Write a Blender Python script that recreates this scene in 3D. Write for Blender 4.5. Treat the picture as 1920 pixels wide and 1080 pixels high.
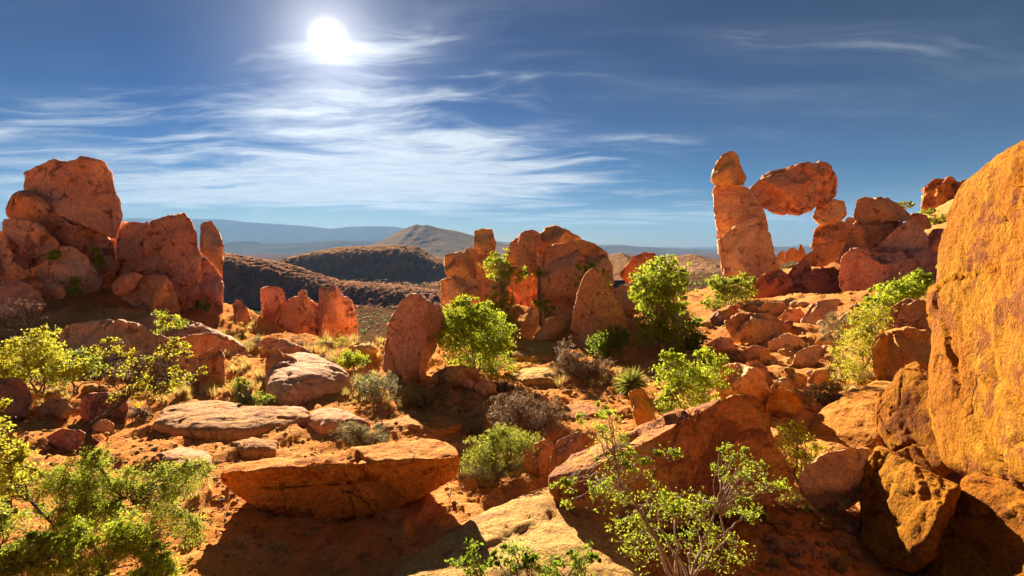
import bpy, math, random
import numpy as np
from mathutils import Vector

for _o in list(bpy.data.objects):
    bpy.data.objects.remove(_o)
SC = bpy.context.scene
COL = SC.collection

# ------------------------------------------------------------------ camera
FPX = 960.0            # focal length in photo pixels (1920 wide), 90 degree view
CAMH = 3.0
HORIZON = 460.0
cam = bpy.data.cameras.new('camera')
cam.sensor_width = 36.0
cam.lens = 18.0
cam.shift_y = -(540.0 - HORIZON) / 1920.0
cam.clip_start = 0.05
cam.clip_end = 60000.0
camo = bpy.data.objects.new('camera', cam)
COL.objects.link(camo)
camo.location = (0, 0, CAMH)
camo.rotation_euler = (math.radians(90), 0, 0)
SC.camera = camo

# ------------------------------------------------------------------ light
SUN_V = Vector(((615 - 960) / FPX, 1.0, (HORIZON - 70) / FPX)).normalized()
SUN_EL = math.asin(SUN_V.z)
SUN_AZ = math.atan2(SUN_V.x, SUN_V.y)      # from +Y towards +X
SUN_STRENGTH = 5.0
SKY_STRENGTH = 0.06
EXPOSURE = 2.05

sun = bpy.data.lights.new('sun', 'SUN')
sun.energy = SUN_STRENGTH
sun.angle = math.radians(0.53)
sun.color = (1.0, 0.86, 0.66)
suno = bpy.data.objects.new('sun', sun)
COL.objects.link(suno)
suno.rotation_euler = (-SUN_V).to_track_quat('-Z', 'Y').to_euler()
suno.location = (-20, 50, 40)

W = bpy.data.worlds.new('World')
SC.world = W
W.use_nodes = True
wt = W.node_tree
wt.nodes.clear()


class NT:
    """tiny node-tree helper"""
    def __init__(s, tree):
        s.t = tree

    def n(s, typ, **kw):
        nd = s.t.nodes.new(typ)
        for k, v in kw.items():
            if k.startswith('i_'):
                key = k[2:]
                key = int(key) if key.isdigit() else key.replace('_', ' ')
                s.set(nd.inputs[key], v)
            else:
                setattr(nd, k, v)
        return nd

    def set(s, sock, v):
        if isinstance(v, bpy.types.NodeSocket):
            s.t.links.new(v, sock)
        else:
            sock.default_value = v

    def math(s, op, a, b=None, c=None, clamp=False):
        nd = s.t.nodes.new('ShaderNodeMath')
        nd.operation = op
        nd.use_clamp = clamp
        s.set(nd.inputs[0], a)
        if b is not None:
            s.set(nd.inputs[1], b)
        if c is not None:
            s.set(nd.inputs[2], c)
        return nd.outputs[0]

    def vmath(s, op, a, b=None):
        nd = s.t.nodes.new('ShaderNodeVectorMath')
        nd.operation = op
        s.set(nd.inputs[0], a)
        if b is not None:
            s.set(nd.inputs[1], b)
        return nd.outputs['Value'] if op in ('DOT_PRODUCT', 'LENGTH') else nd.outputs[0]

    def mix(s, f, a, b, blend='MIX'):
        nd = s.t.nodes.new('ShaderNodeMix')
        nd.data_type = 'RGBA'
        nd.blend_type = blend
        nd.clamp_factor = True
        s.set(nd.inputs[0], f)
        s.set(nd.inputs[6], a if isinstance(a, bpy.types.NodeSocket) else (*a, 1)[:4])
        s.set(nd.inputs[7], b if isinstance(b, bpy.types.NodeSocket) else (*b, 1)[:4])
        return nd.outputs[2]

    def step(s, v, lo, hi, a=0.0, b=1.0):
        nd = s.t.nodes.new('ShaderNodeMapRange')
        nd.interpolation_type = 'SMOOTHSTEP'
        s.set(nd.inputs['Value'], v)
        s.set(nd.inputs['From Min'], lo)
        s.set(nd.inputs['From Max'], hi)
        s.set(nd.inputs['To Min'], a)
        s.set(nd.inputs['To Max'], b)
        return nd.outputs[0]

    def noise(s, vec, scale, detail=6.0, rough=0.55, dist=0.0, lac=2.0):
        nd = s.t.nodes.new('ShaderNodeTexNoise')
        s.set(nd.inputs['Vector'], vec)
        nd.inputs['Scale'].default_value = scale
        nd.inputs['Detail'].default_value = detail
        nd.inputs['Roughness'].default_value = rough
        nd.inputs['Lacunarity'].default_value = lac
        nd.inputs['Distortion'].default_value = dist
        return nd.outputs['Fac']


w = NT(wt)
sky = w.n('ShaderNodeTexSky', sky_type='NISHITA', sun_disc=False)
sky.sun_elevation = SUN_EL
sky.sun_rotation = SUN_AZ
sky.altitude = 1500.0
sky.air_density = 1.0
sky.dust_density = 0.25
sky.ozone_density = 2.5
tc = w.n('ShaderNodeTexCoord')
dvec = w.vmath('NORMALIZE', tc.outputs['Generated'])
sep = w.n('ShaderNodeSeparateXYZ', i_0=dvec)
dx, dy, dz = sep.outputs
# thin cirrus sheet: directions projected on to a high flat layer
den = w.math('ADD', w.math('MAXIMUM', dz, 0.0), 0.07)
cx = w.math('DIVIDE', dx, den)
cy = w.math('DIVIDE', dy, den)
cvec = w.n('ShaderNodeCombineXYZ', i_0=cx, i_1=cy, i_2=0.0).outputs[0]
warp = w.n('ShaderNodeTexNoise', i_Vector=cvec, i_Scale=0.55, i_Detail=4.0)
wv = w.vmath('MULTIPLY', w.vmath('SUBTRACT', warp.outputs['Color'], (0.5, 0.5, 0.5)), (1.3, 1.3, 0.0))
cw = w.vmath('ADD', cvec, wv)
mp = w.n('ShaderNodeMapping', i_Vector=cw)
mp.inputs['Rotation'].default_value = (0, 0, math.radians(-12))
mp.inputs['Scale'].default_value = (0.42, 1.15, 1.0)
mp.inputs['Location'].default_value = (3.1, 1.7, 0)
streak = w.noise(mp.outputs[0], 1.7, 10.0, 0.62, 0.35)
cover = w.noise(cvec, 0.33, 3.0, 0.5, 0.6)
fine = w.noise(mp.outputs[0], 6.0, 6.0, 0.6, 0.8)
ydir = w.math('MAXIMUM', dy, 0.05)
cu = w.math('DIVIDE', dx, ydir)
cv = w.math('DIVIDE', dz, ydir)
blob = 0.0
for (bu, bv_, su, sv, am) in [(-0.10, 0.145, 0.26, 0.05, 1.5), (-0.66, 0.125, 0.34, 0.04, 1.1), (-0.36, 0.27, 0.18, 0.07, 0.95),
                              (-0.92, 0.23, 0.30, 0.06, 0.8), (0.20, 0.052, 0.30, 0.014, 0.75), (-0.35, 0.09, 0.5, 0.02, 0.7), (-0.1, 0.36, 0.3, 0.1, 0.3), (0.55, 0.06, 0.2, 0.02, 0.5)]:
    q1 = w.math('POWER', w.math('DIVIDE', w.math('SUBTRACT', cu, bu), su), 2.0)
    q2 = w.math('POWER', w.math('DIVIDE', w.math('SUBTRACT', cv, bv_), sv), 2.0)
    gs = w.math('MULTIPLY', w.math('POWER', 2.718, w.math('MULTIPLY', w.math('ADD', q1, q2), -0.7)), am)
    blob = w.math('ADD', blob, gs)
front = w.step(dy, 0.02, 0.2)
blob = w.math('MULTIPLY', w.math('MINIMUM', blob, 1.5), front)
dens = w.math('MULTIPLY', w.step(streak, 0.42, 0.72), w.step(cover, 0.36, 0.66))
dens = w.math('MULTIPLY', dens, 0.28)
dens = w.math('ADD', dens, w.step(w.math('MULTIPLY_ADD', blob, 0.30, streak), 0.60, 0.92))
dens = w.math('MULTIPLY', dens, w.step(fine, 0.2, 0.7, 0.55, 1.0))
veil = w.step(cover, 0.3, 0.75, 0.0, 0.07)
dens = w.math('ADD', dens, veil, clamp=True)
low = w.step(dz, 0.0, 0.05, 0.15, 1.0)
dens = w.math('MULTIPLY', dens, low)
sdot = w.vmath('DOT_PRODUCT', dvec, tuple(SUN_V))
om = w.math('MAXIMUM', w.math('SUBTRACT', 1.0, sdot), 0.0)
near = w.math('POWER', 2.718, w.math('MULTIPLY', om, -3.0))
cb = w.math('MULTIPLY_ADD', near, 2.7, 1.6)
ccol = w.n('ShaderNodeVectorMath', operation='SCALE', i_0=(0.93, 1.0, 1.06))
w.set(ccol.inputs['Scale'], cb)
sk1 = w.n('ShaderNodeVectorMath', operation='SCALE', i_0=w.vmath('MULTIPLY', sky.outputs[0], (0.94, 0.94, 1.0)))
sk1.inputs['Scale'].default_value = 0.1
sk2 = w.n('ShaderNodeGamma', i_Color=sk1.outputs[0], i_Gamma=1.9)
sk3 = w.n('ShaderNodeVectorMath', operation='SCALE', i_0=sk2.outputs[0])
sk3.inputs['Scale'].default_value = 2.0
skyc = w.n('ShaderNodeHueSaturation', i_Saturation=1.25, i_Value=1.0, i_Color=sk3.outputs[0])
skymix = w.mix(w.math('MULTIPLY', dens, 0.9), skyc.outputs[0], ccol.outputs[0])
core = w.math('POWER', 2.718, w.math('MULTIPLY', om, -7000.0))
halo = w.math('POWER', 2.718, w.math('MULTIPLY', om, -70.0))
mid = w.math('POWER', 2.718, w.math('MULTIPLY', om, -420.0))
glow = w.math('ADD', w.math('MULTIPLY', core, 34.0), w.math('MULTIPLY', halo, 1.0))
glow = w.math('ADD', glow, w.math('MULTIPLY', mid, 2.5))
gcol = w.n('ShaderNodeVectorMath', operation='SCALE', i_0=(1.0, 0.97, 0.93))
w.set(gcol.inputs['Scale'], glow)
tot = w.vmath('ADD', skymix, gcol.outputs[0])
bg = w.n('ShaderNodeBackground', i_Color=tot, i_Strength=SKY_STRENGTH)
wo = w.n('ShaderNodeOutputWorld', i_Surface=bg.outputs[0])

SC.view_settings.view_transform = 'Standard'
SC.view_settings.look = 'None'
SC.view_settings.exposure = EXPOSURE
SC.view_settings.gamma = 1.0
SC.view_settings.use_curve_mapping = False
SC.cycles.use_denoising = True
SC.cycles.max_bounces = 10
SC.cycles.diffuse_bounces = 8
SC.cycles.transparent_max_bounces = 8
SC.cycles.volume_bounces = 0
SC.cycles.adaptive_threshold = 0.02
W.cycles.sampling_method = 'MANUAL'
W.cycles.sample_map_resolution = 512

# ------------------------------------------------------------------ numeric helpers
_rs = np.random.RandomState(7)
_PERM = np.concatenate([_rs.permutation(256)] * 3).astype(np.int64)
_G = _rs.normal(size=(256, 3))
_G /= np.linalg.norm(_G, axis=1)[:, None]


def pnoise(P):
    """gradient noise, P (n,3) -> (n,) about -0.7..0.7"""
    P = np.asarray(P, float)
    I = np.floor(P).astype(np.int64)
    F = P - I
    I &= 255
    U = F * F * F * (F * (F * 6 - 15) + 10)
    out = np.zeros(len(P))
    for a in (0, 1):
        wa = U[:, 0] if a else 1 - U[:, 0]
        pa = _PERM[I[:, 0] + a]
        for b in (0, 1):
            wb = U[:, 1] if b else 1 - U[:, 1]
            pb = _PERM[pa + I[:, 1] + b]
            for c in (0, 1):
                wc = U[:, 2] if c else 1 - U[:, 2]
                g = _G[_PERM[pb + I[:, 2] + c]]
                d = g[:, 0] * (F[:, 0] - a) + g[:, 1] * (F[:, 1] - b) + g[:, 2] * (F[:, 2] - c)
                out += wa * wb * wc * d
    return out


def fbm(P, octaves=4, gain=0.5, lac=2.03):
    s, a, t = 0.0, 1.0, 0.0
    P = np.asarray(P, float)
    for k in range(octaves):
        s = s + a * pnoise(P + 17.3 * k)
        t += a
        a *= gain
        P = P * lac
    return s / t


def smooth(x, a, b):
    t = np.clip((x - a) / (b - a), 0, 1)
    return t * t * (3 - 2 * t)


def P3(px, py, Y):
    """photo pixel at distance Y -> world point"""
    return np.array([(px - 960.0) / FPX * Y, Y, CAMH - (py - HORIZON) / FPX * Y])


def mesh_obj(name, V, F, mat, parent=None, smooth_shade=True, origin=None):
    """one mesh object from numpy arrays; F (m,3) or (m,4)"""
    V = np.asarray(V, np.float32)
    F = np.asarray(F, np.int32)
    if origin is None:
        origin = np.zeros(3)
    origin = np.asarray(origin, np.float32)
    me = bpy.data.meshes.new(name)
    k = F.shape[1]
    me.vertices.add(len(V))
    me.vertices.foreach_set('co', (V - origin).ravel())
    me.loops.add(F.size)
    me.loops.foreach_set('vertex_index', F.ravel())
    me.polygons.add(len(F))
    me.polygons.foreach_set('loop_start', np.arange(0, F.size, k, dtype=np.int32))
    me.polygons.foreach_set('loop_total', np.full(len(F), k, np.int32))
    if smooth_shade:
        me.polygons.foreach_set('use_smooth', np.ones(len(F), bool))
    me.update(calc_edges=True)
    me.materials.append(mat)
    o = bpy.data.objects.new(name, me)
    COL.objects.link(o)
    o.location = origin.tolist()
    if parent is not None:
        o.parent = parent
        o.location = (Vector(origin.tolist()) - parent.location)
    return o


def tag(o, label, cat, group=None, kind=None):
    o['label'] = label
    if cat:
        o['category'] = cat
    if group:
        o['group'] = group
    if kind:
        o['kind'] = kind
    return o


def empty(name, loc):
    o = bpy.data.objects.new(name, None)
    o.empty_display_size = 0.2
    COL.objects.link(o)
    o.location = [float(c) for c in loc]
    return o


_cs = {}


def cubesphere(n):
    if n in _cs:
        return _cs[n]
    t = np.tan(np.linspace(-1, 1, n + 1) * math.pi / 4)
    a, b = np.meshgrid(t, t, indexing='ij')
    one = np.ones_like(a)
    faces = [(one, a, b), (-one, b, a), (b, one, a), (a, -one, b), (a, b, one), (b, a, -one)]
    V = np.concatenate([np.stack(f, -1).reshape(-1, 3) for f in faces])
    V /= np.linalg.norm(V, axis=1)[:, None]
    key = np.round(V * 1e5).astype(np.int64)
    _, idx, inv = np.unique(key, axis=0, return_index=True, return_inverse=True)
    inv = inv.ravel()
    i, j = np.meshgrid(np.arange(n), np.arange(n), indexing='ij')
    q = np.stack([i * (n + 1) + j, (i + 1) * (n + 1) + j, (i + 1) * (n + 1) + j + 1, i * (n + 1) + j + 1], -1).reshape(-1, 4)
    F = np.concatenate([q + k * (n + 1) ** 2 for k in range(6)])
    F = inv[F]
    Vu = V[idx]
    # outward orientation
    c = Vu[F].mean(1)
    nn = np.cross(Vu[F[:, 1]] - Vu[F[:, 0]], Vu[F[:, 2]] - Vu[F[:, 0]])
    bad = (nn * c).sum(1) < 0
    F[bad] = F[bad][:, ::-1]
    _cs[n] = (Vu, F)
    return _cs[n]


def vnormals(V, F):
    n = np.cross(V[F[:, 2]] - V[F[:, 0]], V[F[:, 3 if F.shape[1] == 4 else 1]] - V[F[:, 1 if F.shape[1] == 4 else 0]])
    N = np.zeros_like(V)
    for k in range(F.shape[1]):
        np.add.at(N, F[:, k], n)
    N /= np.linalg.norm(N, axis=1)[:, None] + 1e-12
    return N


def outline_fn(pts, blur=5):
    """closed polygon (px up) -> centre, r(theta) table of 720"""
    p = np.array(pts, float)
    q = np.roll(p, -1, 0)
    A = (p[:, 0] * q[:, 1] - q[:, 0] * p[:, 1])
    area = A.sum() / 2
    c = ((p + q) * A[:, None]).sum(0) / (6 * area)
    dense = np.concatenate([p + (q - p) * t for t in np.linspace(0, 1, 60, endpoint=False)])
    d = dense - c
    th = np.arctan2(-d[:, 1], d[:, 0])
    r = np.hypot(d[:, 0], d[:, 1])
    bins = np.linspace(-math.pi, math.pi, 721)[:-1]
    o = np.argsort(th)
    th, r = th[o], r[o]
    th = np.concatenate([th - 2 * math.pi, th, th + 2 * math.pi])
    r = np.concatenate([r, r, r])
    tab = np.interp(bins, th, r)
    if blur:
        k = np.hanning(2 * blur + 3)
        k /= k.sum()
        tab = np.convolve(np.concatenate([tab[-40:], tab, tab[:40]]), k, 'same')[40:-40]
    return c, tab, abs(area)


def rocky(V, F, size, seed, rough=1.0, cracks=1.0, strata=0.0, plates=1.0):
    """weathered relief on a closed rock mesh: swells, fracture plates, joints, pits"""
    N = vnormals(V, F)
    rg = np.random.RandomState(int(seed * 10) + 11)
    off = np.array([seed * 3.71, seed * 1.37, seed * 2.11])
    Q = (V - V.mean(0)) / size
    d = 0.045 * fbm(Q * 2.3 + off, 3)
    m = fbm(Q * 6.0 + off * 2, 4)
    d += 0.024 * m
    # fracture plates: each cell of a warped cell pattern stands a little proud of the next
    Wq = Q + 0.16 * np.stack([fbm(Q * 2.6 + off + 11 * k, 4) for k in range(3)], 1)
    for K, amp in ((22, 1.0), (110, 0.42)):
        S_ = rg.uniform(-0.75, 0.75, (K, 3))
        D2 = (Wq ** 2).sum(1)[:, None] + (S_ ** 2).sum(1)[None] - 2 * Wq @ S_.T
        o2 = np.argpartition(D2, 1, axis=1)[:, :2]
        f = np.sqrt(np.maximum(np.take_along_axis(D2, o2, 1), 0))
        sw = f[:, 0] > f[:, 1]
        i1 = np.where(sw, o2[:, 1], o2[:, 0])
        i2 = np.where(sw, o2[:, 0], o2[:, 1])
        gap = np.abs(f[:, 1] - f[:, 0])
        tilt = rg.normal(size=(K, 3)) * 0.10
        lev = rg.uniform(-0.5, 0.5, K)
        edge = smooth(gap, 0.0, 0.03)
        d += amp * plates * edge * (0.045 * lev[i1] + 0.9 * np.clip(((Wq - S_[i1]) * tilt[i1]).sum(1), -0.025, 0.025))
        on = ((np.minimum(i1, i2) * 7 + np.maximum(i1, i2) * 13) % 5) < 2
        d -= amp * 0.045 * cracks * np.where(on, 1 - smooth(gap, 0.004, 0.025), 0) * smooth(fbm(Q * 1.5 + off * 4, 2), -0.12, 0.05)
    # spalled scoops with a sharp rim
    sc = fbm(Q * 3.4 + off * 5, 3)
    d -= 0.016 * smooth(sc, 0.10, 0.13)
    sc2 = fbm(Q * 8 + off * 6, 3)
    d -= 0.009 * smooth(sc2, 0.10, 0.14)
    d += 0.010 * fbm(Q * 20 + off, 3)
    if strata:
        h = V[:, 2] / size * 14 + 2.2 * fbm(Q * 2.0 + off, 2)
        d += 0.016 * strata * (np.abs((h % 1.0) - 0.5) * 2 - 0.5)
    return V + N * (d * size * rough)[:, None]


CONTACTS = []     # ground points under rocks: X, Y, Z, sigma


def rock(name, label, pts, Y, D=None, mat=None, e=0.52, tx=0.0, ty=0.0, cuts=7, seed=None, rough=1.0, cracks=1.0,
         strata=0.0, contact=True, cat='boulder', mcuts=(), blur=5, group=None, res=1.0, lift=0.08, Db=1.0, wcuts=(), gap=0.0):
    """a boulder with the photographed outline, real thickness 2*D (metres, default from its size)"""
    if seed is None:
        seed = (sum(ord(ch) for ch in label) * 7919) % 1000 / 10.0
    rng = np.random.RandomState(int(seed * 10) + 3)
    c, tab, area = outline_fn(pts, blur)
    tab = tab * 1.005 + 0.7 - gap
    s = Y / FPX
    size = math.sqrt(area) * s
    if D is None:
        D = 0.5 * size
    wpx = math.sqrt(area)
    n = int(np.clip(wpx * 0.37 * res, 9, 64))
    S, F = cubesphere(n)
    rho = np.hypot(S[:, 0], S[:, 1])
    th = np.arctan2(S[:, 1], S[:, 0])
    R = np.interp(th, np.linspace(-math.pi, math.pi, 721), np.append(tab, tab[0]))
    r = np.clip(rho, 0, 1) ** e
    ox = r * R * np.cos(th)
    oy = r * R * np.sin(th)
    dp = np.sign(S[:, 2]) * np.abs(S[:, 2]) ** e
    Rm = math.sqrt(area / math.pi)
    q = np.stack([ox / Rm, oy / Rm, dp], 1)      # z towards the viewer
    vr = np.array([(c[0] - 960) / FPX, 1.0, -(c[1] - HORIZON) / FPX])
    vr /= np.linalg.norm(vr)
    cl = [np.array(m, float) for m in mcuts]
    for (nx, nu, nc, qx, qy) in wcuts:
        nq = np.array([nx * Rm * s, nu * Rm * s, D * (nc * math.hypot(vr[0], vr[1]) - nu * vr[2])])
        nq /= np.linalg.norm(nq)
        kk = nq[0] * qx + nq[1] * qy
        if nu > 0.5:      # a flat top: trims the rock straight down to the plane
            q[:, 1] = np.minimum(q[:, 1], (kk - nq[0] * q[:, 0] - nq[2] * np.maximum(q[:, 2], -0.3)) / nq[1])
        else:
            cl.append(np.append(nq, kk))
    for _ in range(cuts):
        nn = rng.normal(size=3)
        nn[2] = abs(nn[2]) + 0.35
        nn /= np.linalg.norm(nn)
        cl.append(np.append(nn, rng.uniform(0.5, 0.8)))
        # a facet on the far side too
        n2 = rng.normal(size=3)
        n2[2] = -abs(n2[2]) - 0.5
        n2 /= np.linalg.norm(n2)
        cl.append(np.append(n2, rng.uniform(0.7, 0.9)))
    for m in cl:
        nn, k = m[:3] / np.linalg.norm(m[:3]), m[3]
        # facets only press the surface inwards along the depth, so the outline stays
        zp = (k - q[:, 0] * nn[0] - q[:, 1] * nn[1]) / nn[2]
        if nn[2] > 0:
            q[:, 2] = np.where(q[:, 2] > 0, np.maximum(np.minimum(q[:, 2], zp), 0.12 * q[:, 2]), q[:, 2])
        else:
            q[:, 2] = np.where(q[:, 2] < 0, np.minimum(np.maximum(q[:, 2], zp), 0.12 * q[:, 2]), q[:, 2])
    ox, oy, dp = q[:, 0] * Rm, q[:, 1] * Rm, q[:, 2]
    px = c[0] + ox
    py = c[1] - oy
    Ym = Y + tx * ox * s + ty * oy * s
    X = (px - 960) / FPX * Ym
    Z = CAMH - (py - HORIZON) / FPX * Ym
    dp = np.where(dp < 0, dp * Db, dp)
    V = np.stack([X, Ym, Z], 1) - vr[None, :] * (dp * D)[:, None]
    V = rocky(V, F, size, seed, rough, cracks, strata)
    base = np.array([V[:, 0].mean(), V[:, 1].mean(), V[:, 2].min()])
    hgt = V[:, 2].max() - V[:, 2].min()
    zb = CAMH - (max(q_[1] for q_ in pts) - HORIZON) / FPX * Y
    if contact:
        CONTACTS.append((base[0], Y, zb + lift * (V[:, 2].max() - zb), 0.35 * size + 0.3))
    o = mesh_obj(name, V, F[:, ::-1] if False else F, mat, origin=base)
    tag(o, label, cat, group)
    return o


def slab(name, label, pts, z0, h, mat, seed=1.0, slope=(0, 0), cat='rock slab', cracks=1.4, rough=0.8, strata=0.0, contact=True, n=44):
    """low rock pavement: outline laid out on the ground plane, domed by h"""
    G = []
    for (px, py) in pts:
        Y = (CAMH - z0) * FPX / (py - HORIZON)
        G.append(((px - 960) / FPX * Y, -Y))
    c, tab, area = outline_fn(G, 4)
    S, F = cubesphere(n)
    rho = np.hypot(S[:, 0], S[:, 1])
    th = np.arctan2(S[:, 1], S[:, 0])
    R = np.interp(th, np.linspace(-math.pi, math.pi, 721), np.append(tab, tab[0]))
    r = rho ** 0.8
    X = c[0] + r * R * np.cos(th)
    Yv = -c[1] + r * R * np.sin(th)
    Z = z0 + np.where(S[:, 2] > 0, h, 0.5 * h + 0.1) * np.sign(S[:, 2]) * np.abs(S[:, 2]) ** 0.7
    Z = Z + slope[0] * (X - c[0]) + slope[1] * (Yv + c[1])
    V = np.stack([X, Yv, Z], 1)
    V = rocky(V, F, min(math.sqrt(area), 1.3), seed, rough * 0.55, cracks, strata)
    V[:, 2] += 0.05 * h * fbm(V * np.array([1.0, 5.0, 0]) + seed, 3) * 4
    base = np.array([V[:, 0].mean(), V[:, 1].mean(), V[:, 2].min()])
    if contact:
        CONTACTS.append((base[0], base[1], z0 - 0.03, 0.4 * math.sqrt(area)))
    o = mesh_obj(name, V, F, mat, origin=base)
    tag(o, label, cat)
    return o


# ------------------------------------------------------------------ materials
def new_mat(name):
    m = bpy.data.materials.new(name)
    m.use_nodes = True
    m.node_tree.nodes.clear()
    return m, NT(m.node_tree)


def rock_mat(name, a, b, stain, stain_lo=0.58, pale=None, pale_lo=0.6, bump=1.0, scale=1.0, speck=0.55, vary=1.0):
    m, t = new_mat(name)
    co = t.n('ShaderNodeTexCoord').outputs['Object']
    rnd = t.n('ShaderNodeObjectInfo').outputs['Random']
    shift = t.n('ShaderNodeVectorMath', operation='SCALE', i_0=(37.0, 91.0, 53.0))
    t.set(shift.inputs['Scale'], rnd)
    v = t.vmath('ADD', co, shift.outputs[0])
    big = t.noise(v, 0.7 * scale, 6, 0.6, 0.4)
    col = t.mix(t.step(big, 0.34, 0.66), a, b)
    if pale:
        pm = t.step(t.noise(v, 1.1 * scale, 6, 0.62, 0.6), pale_lo, pale_lo + 0.10)
        col = t.mix(t.math('MULTIPLY', pm, 0.85), col, pale)
    sn = t.noise(v, 1.9 * scale, 7, 0.68, 0.3)
    sm = t.step(sn, stain_lo, stain_lo + 0.045)
    col = t.mix(t.math('MULTIPLY', sm, 0.72), col, stain)
    sp = t.step(t.noise(v, 9.0 * scale, 6, 0.7), 0.575, 0.64)
    col = t.mix(t.math('MULTIPLY', sp, speck), col, stain)
    # dark varnish streaks run down the faces
    vs = t.vmath('MULTIPLY', v, (3.6 * scale, 3.6 * scale, 0.42 * scale))
    st = t.step(t.noise(vs, 1.0, 6, 0.65, 0.4), 0.545, 0.64)
    st = t.math('MULTIPLY', st, t.step(t.noise(v, 0.55 * scale, 3), 0.42, 0.6))
    col = t.mix(t.math('MULTIPLY', st, 0.38), col, stain)
    gr = t.noise(v, 38.0 * scale, 5, 0.75)
    g2 = t.step(gr, 0.25, 0.75, 0.72, 1.30)
    gm = t.step(t.noise(v, 9.5 * scale, 4, 0.7), 0.28, 0.72, 0.86, 1.20)
    g2 = t.math('MULTIPLY', g2, gm)
    gc = t.n('ShaderNodeVectorMath', operation='SCALE', i_0=col)
    t.set(gc.inputs['Scale'], g2)
    # per-rock brightness
    pr = t.step(rnd, 0.0, 1.0, 0.90, 1.10)
    gc2 = t.n('ShaderNodeVectorMath', operation='SCALE', i_0=gc.outputs[0])
    t.set(gc2.inputs['Scale'], pr)
    r2 = t.math('FRACT', t.math('MULTIPLY', rnd, 17.31))
    r3 = t.math('FRACT', t.math('MULTIPLY', rnd, 53.77))
    hs = t.n('ShaderNodeHueSaturation', i_Color=gc2.outputs[0])
    t.set(hs.inputs['Hue'], t.step(r2, 0.0, 1.0, 0.5 - 0.010 * vary, 0.5 + 0.012 * vary))
    t.set(hs.inputs['Saturation'], t.step(r3, 0.0, 1.0, 1.0 - 0.08 * vary, 1.0 + 0.05 * vary))
    gc2 = hs
    # bump: grain, pits and fine cracks
    wn = t.n('ShaderNodeTexNoise', i_Vector=v, i_Scale=1.3 * scale, i_Detail=4.0)
    wvec = t.vmath('ADD', v, t.vmath('MULTIPLY', t.vmath('SUBTRACT', wn.outputs['Color'], (0.5, 0.5, 0.5)), (0.8, 0.8, 0.8)))
    vor = t.n('ShaderNodeTexVoronoi', feature='DISTANCE_TO_EDGE', i_Vector=wvec, i_Scale=0.55 * scale)
    crack = t.step(vor.outputs['Distance'], 0.0, 0.008)
    cm = t.step(t.noise(v, 0.9 * scale, 2), 0.55, 0.62)
    crack = t.math('MAXIMUM', crack, t.math('SUBTRACT', 1.0, cm))
    hgt = t.math('MULTIPLY', t.noise(v, 4.5 * scale, 7, 0.7), 0.17)
    hgt = t.math('MULTIPLY_ADD', crack, 0.05, hgt)
    hgt = t.math('MULTIPLY_ADD', t.noise(v, 30 * scale, 4, 0.7), 0.022, hgt)
    bp = t.n('ShaderNodeBump', i_Strength=min(1.0, 0.95 * bump), i_Distance=0.75 / scale * bump, i_Height=hgt)
    ccol = t.mix(t.math('MULTIPLY', t.math('SUBTRACT', 1.0, crack), 0.55), gc2.outputs[0], (stain[0] * 0.5, stain[1] * 0.5, stain[2] * 0.5))
    bs = t.n('ShaderNodeBsdfPrincipled', i_Base_Color=ccol, i_Roughness=0.88, i_Normal=bp.outputs[0])
    bs.inputs['Specular IOR Level'].default_value = 0.08
    t.n('ShaderNodeOutputMaterial', i_Surface=bs.outputs[0])
    return m


M = {}
M['red'] = rock_mat('red_granite', (0.78, 0.39, 0.23), (0.70, 0.30, 0.165), (0.20, 0.07, 0.045), 0.565, pale=(0.76, 0.42, 0.25), pale_lo=0.56, scale=0.8)
M['orange'] = rock_mat('orange_granite', (0.78, 0.43, 0.21), (0.71, 0.32, 0.145), (0.25, 0.085, 0.042), 0.58, pale=(0.76, 0.47, 0.21), pale_lo=0.56)
M['yellow'] = rock_mat('yellow_granite', (0.40, 0.165, 0.009), (0.35, 0.115, 0.007), (0.21, 0.062, 0.02), 0.55, speck=0.7, bump=1.3, vary=0.0, pale=(0.42, 0.21, 0.016), pale_lo=0.57)
M['slab'] = rock_mat('warm_bedrock', (0.58, 0.28, 0.07), (0.54, 0.22, 0.05), (0.31, 0.10, 0.032), 0.59, pale=(0.62, 0.34, 0.10), pale_lo=0.54)
M['tan'] = rock_mat('tan_granite', (0.62, 0.35, 0.10), (0.58, 0.26, 0.06), (0.34, 0.13, 0.045), 0.60, pale=(0.72, 0.47, 0.17), pale_lo=0.52)
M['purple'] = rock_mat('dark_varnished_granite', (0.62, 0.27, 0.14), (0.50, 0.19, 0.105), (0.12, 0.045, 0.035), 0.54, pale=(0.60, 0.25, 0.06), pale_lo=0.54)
M['rust'] = rock_mat('rust_red_granite', (0.66, 0.24, 0.06), (0.48, 0.15, 0.055), (0.20, 0.065, 0.045), 0.505, pale=(0.72, 0.33, 0.06), pale_lo=0.53, scale=0.75)
M['boat'] = rock_mat('boat_boulder_granite', (0.78, 0.37, 0.085), (0.72, 0.27, 0.06), (0.28, 0.07, 0.02), 0.565, pale=(0.78, 0.38, 0.06), pale_lo=0.55)
M['crag'] = rock_mat('crag_granite', (0.70, 0.33, 0.09), (0.58, 0.22, 0.06), (0.20, 0.07, 0.035), 0.56, scale=0.5)


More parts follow.
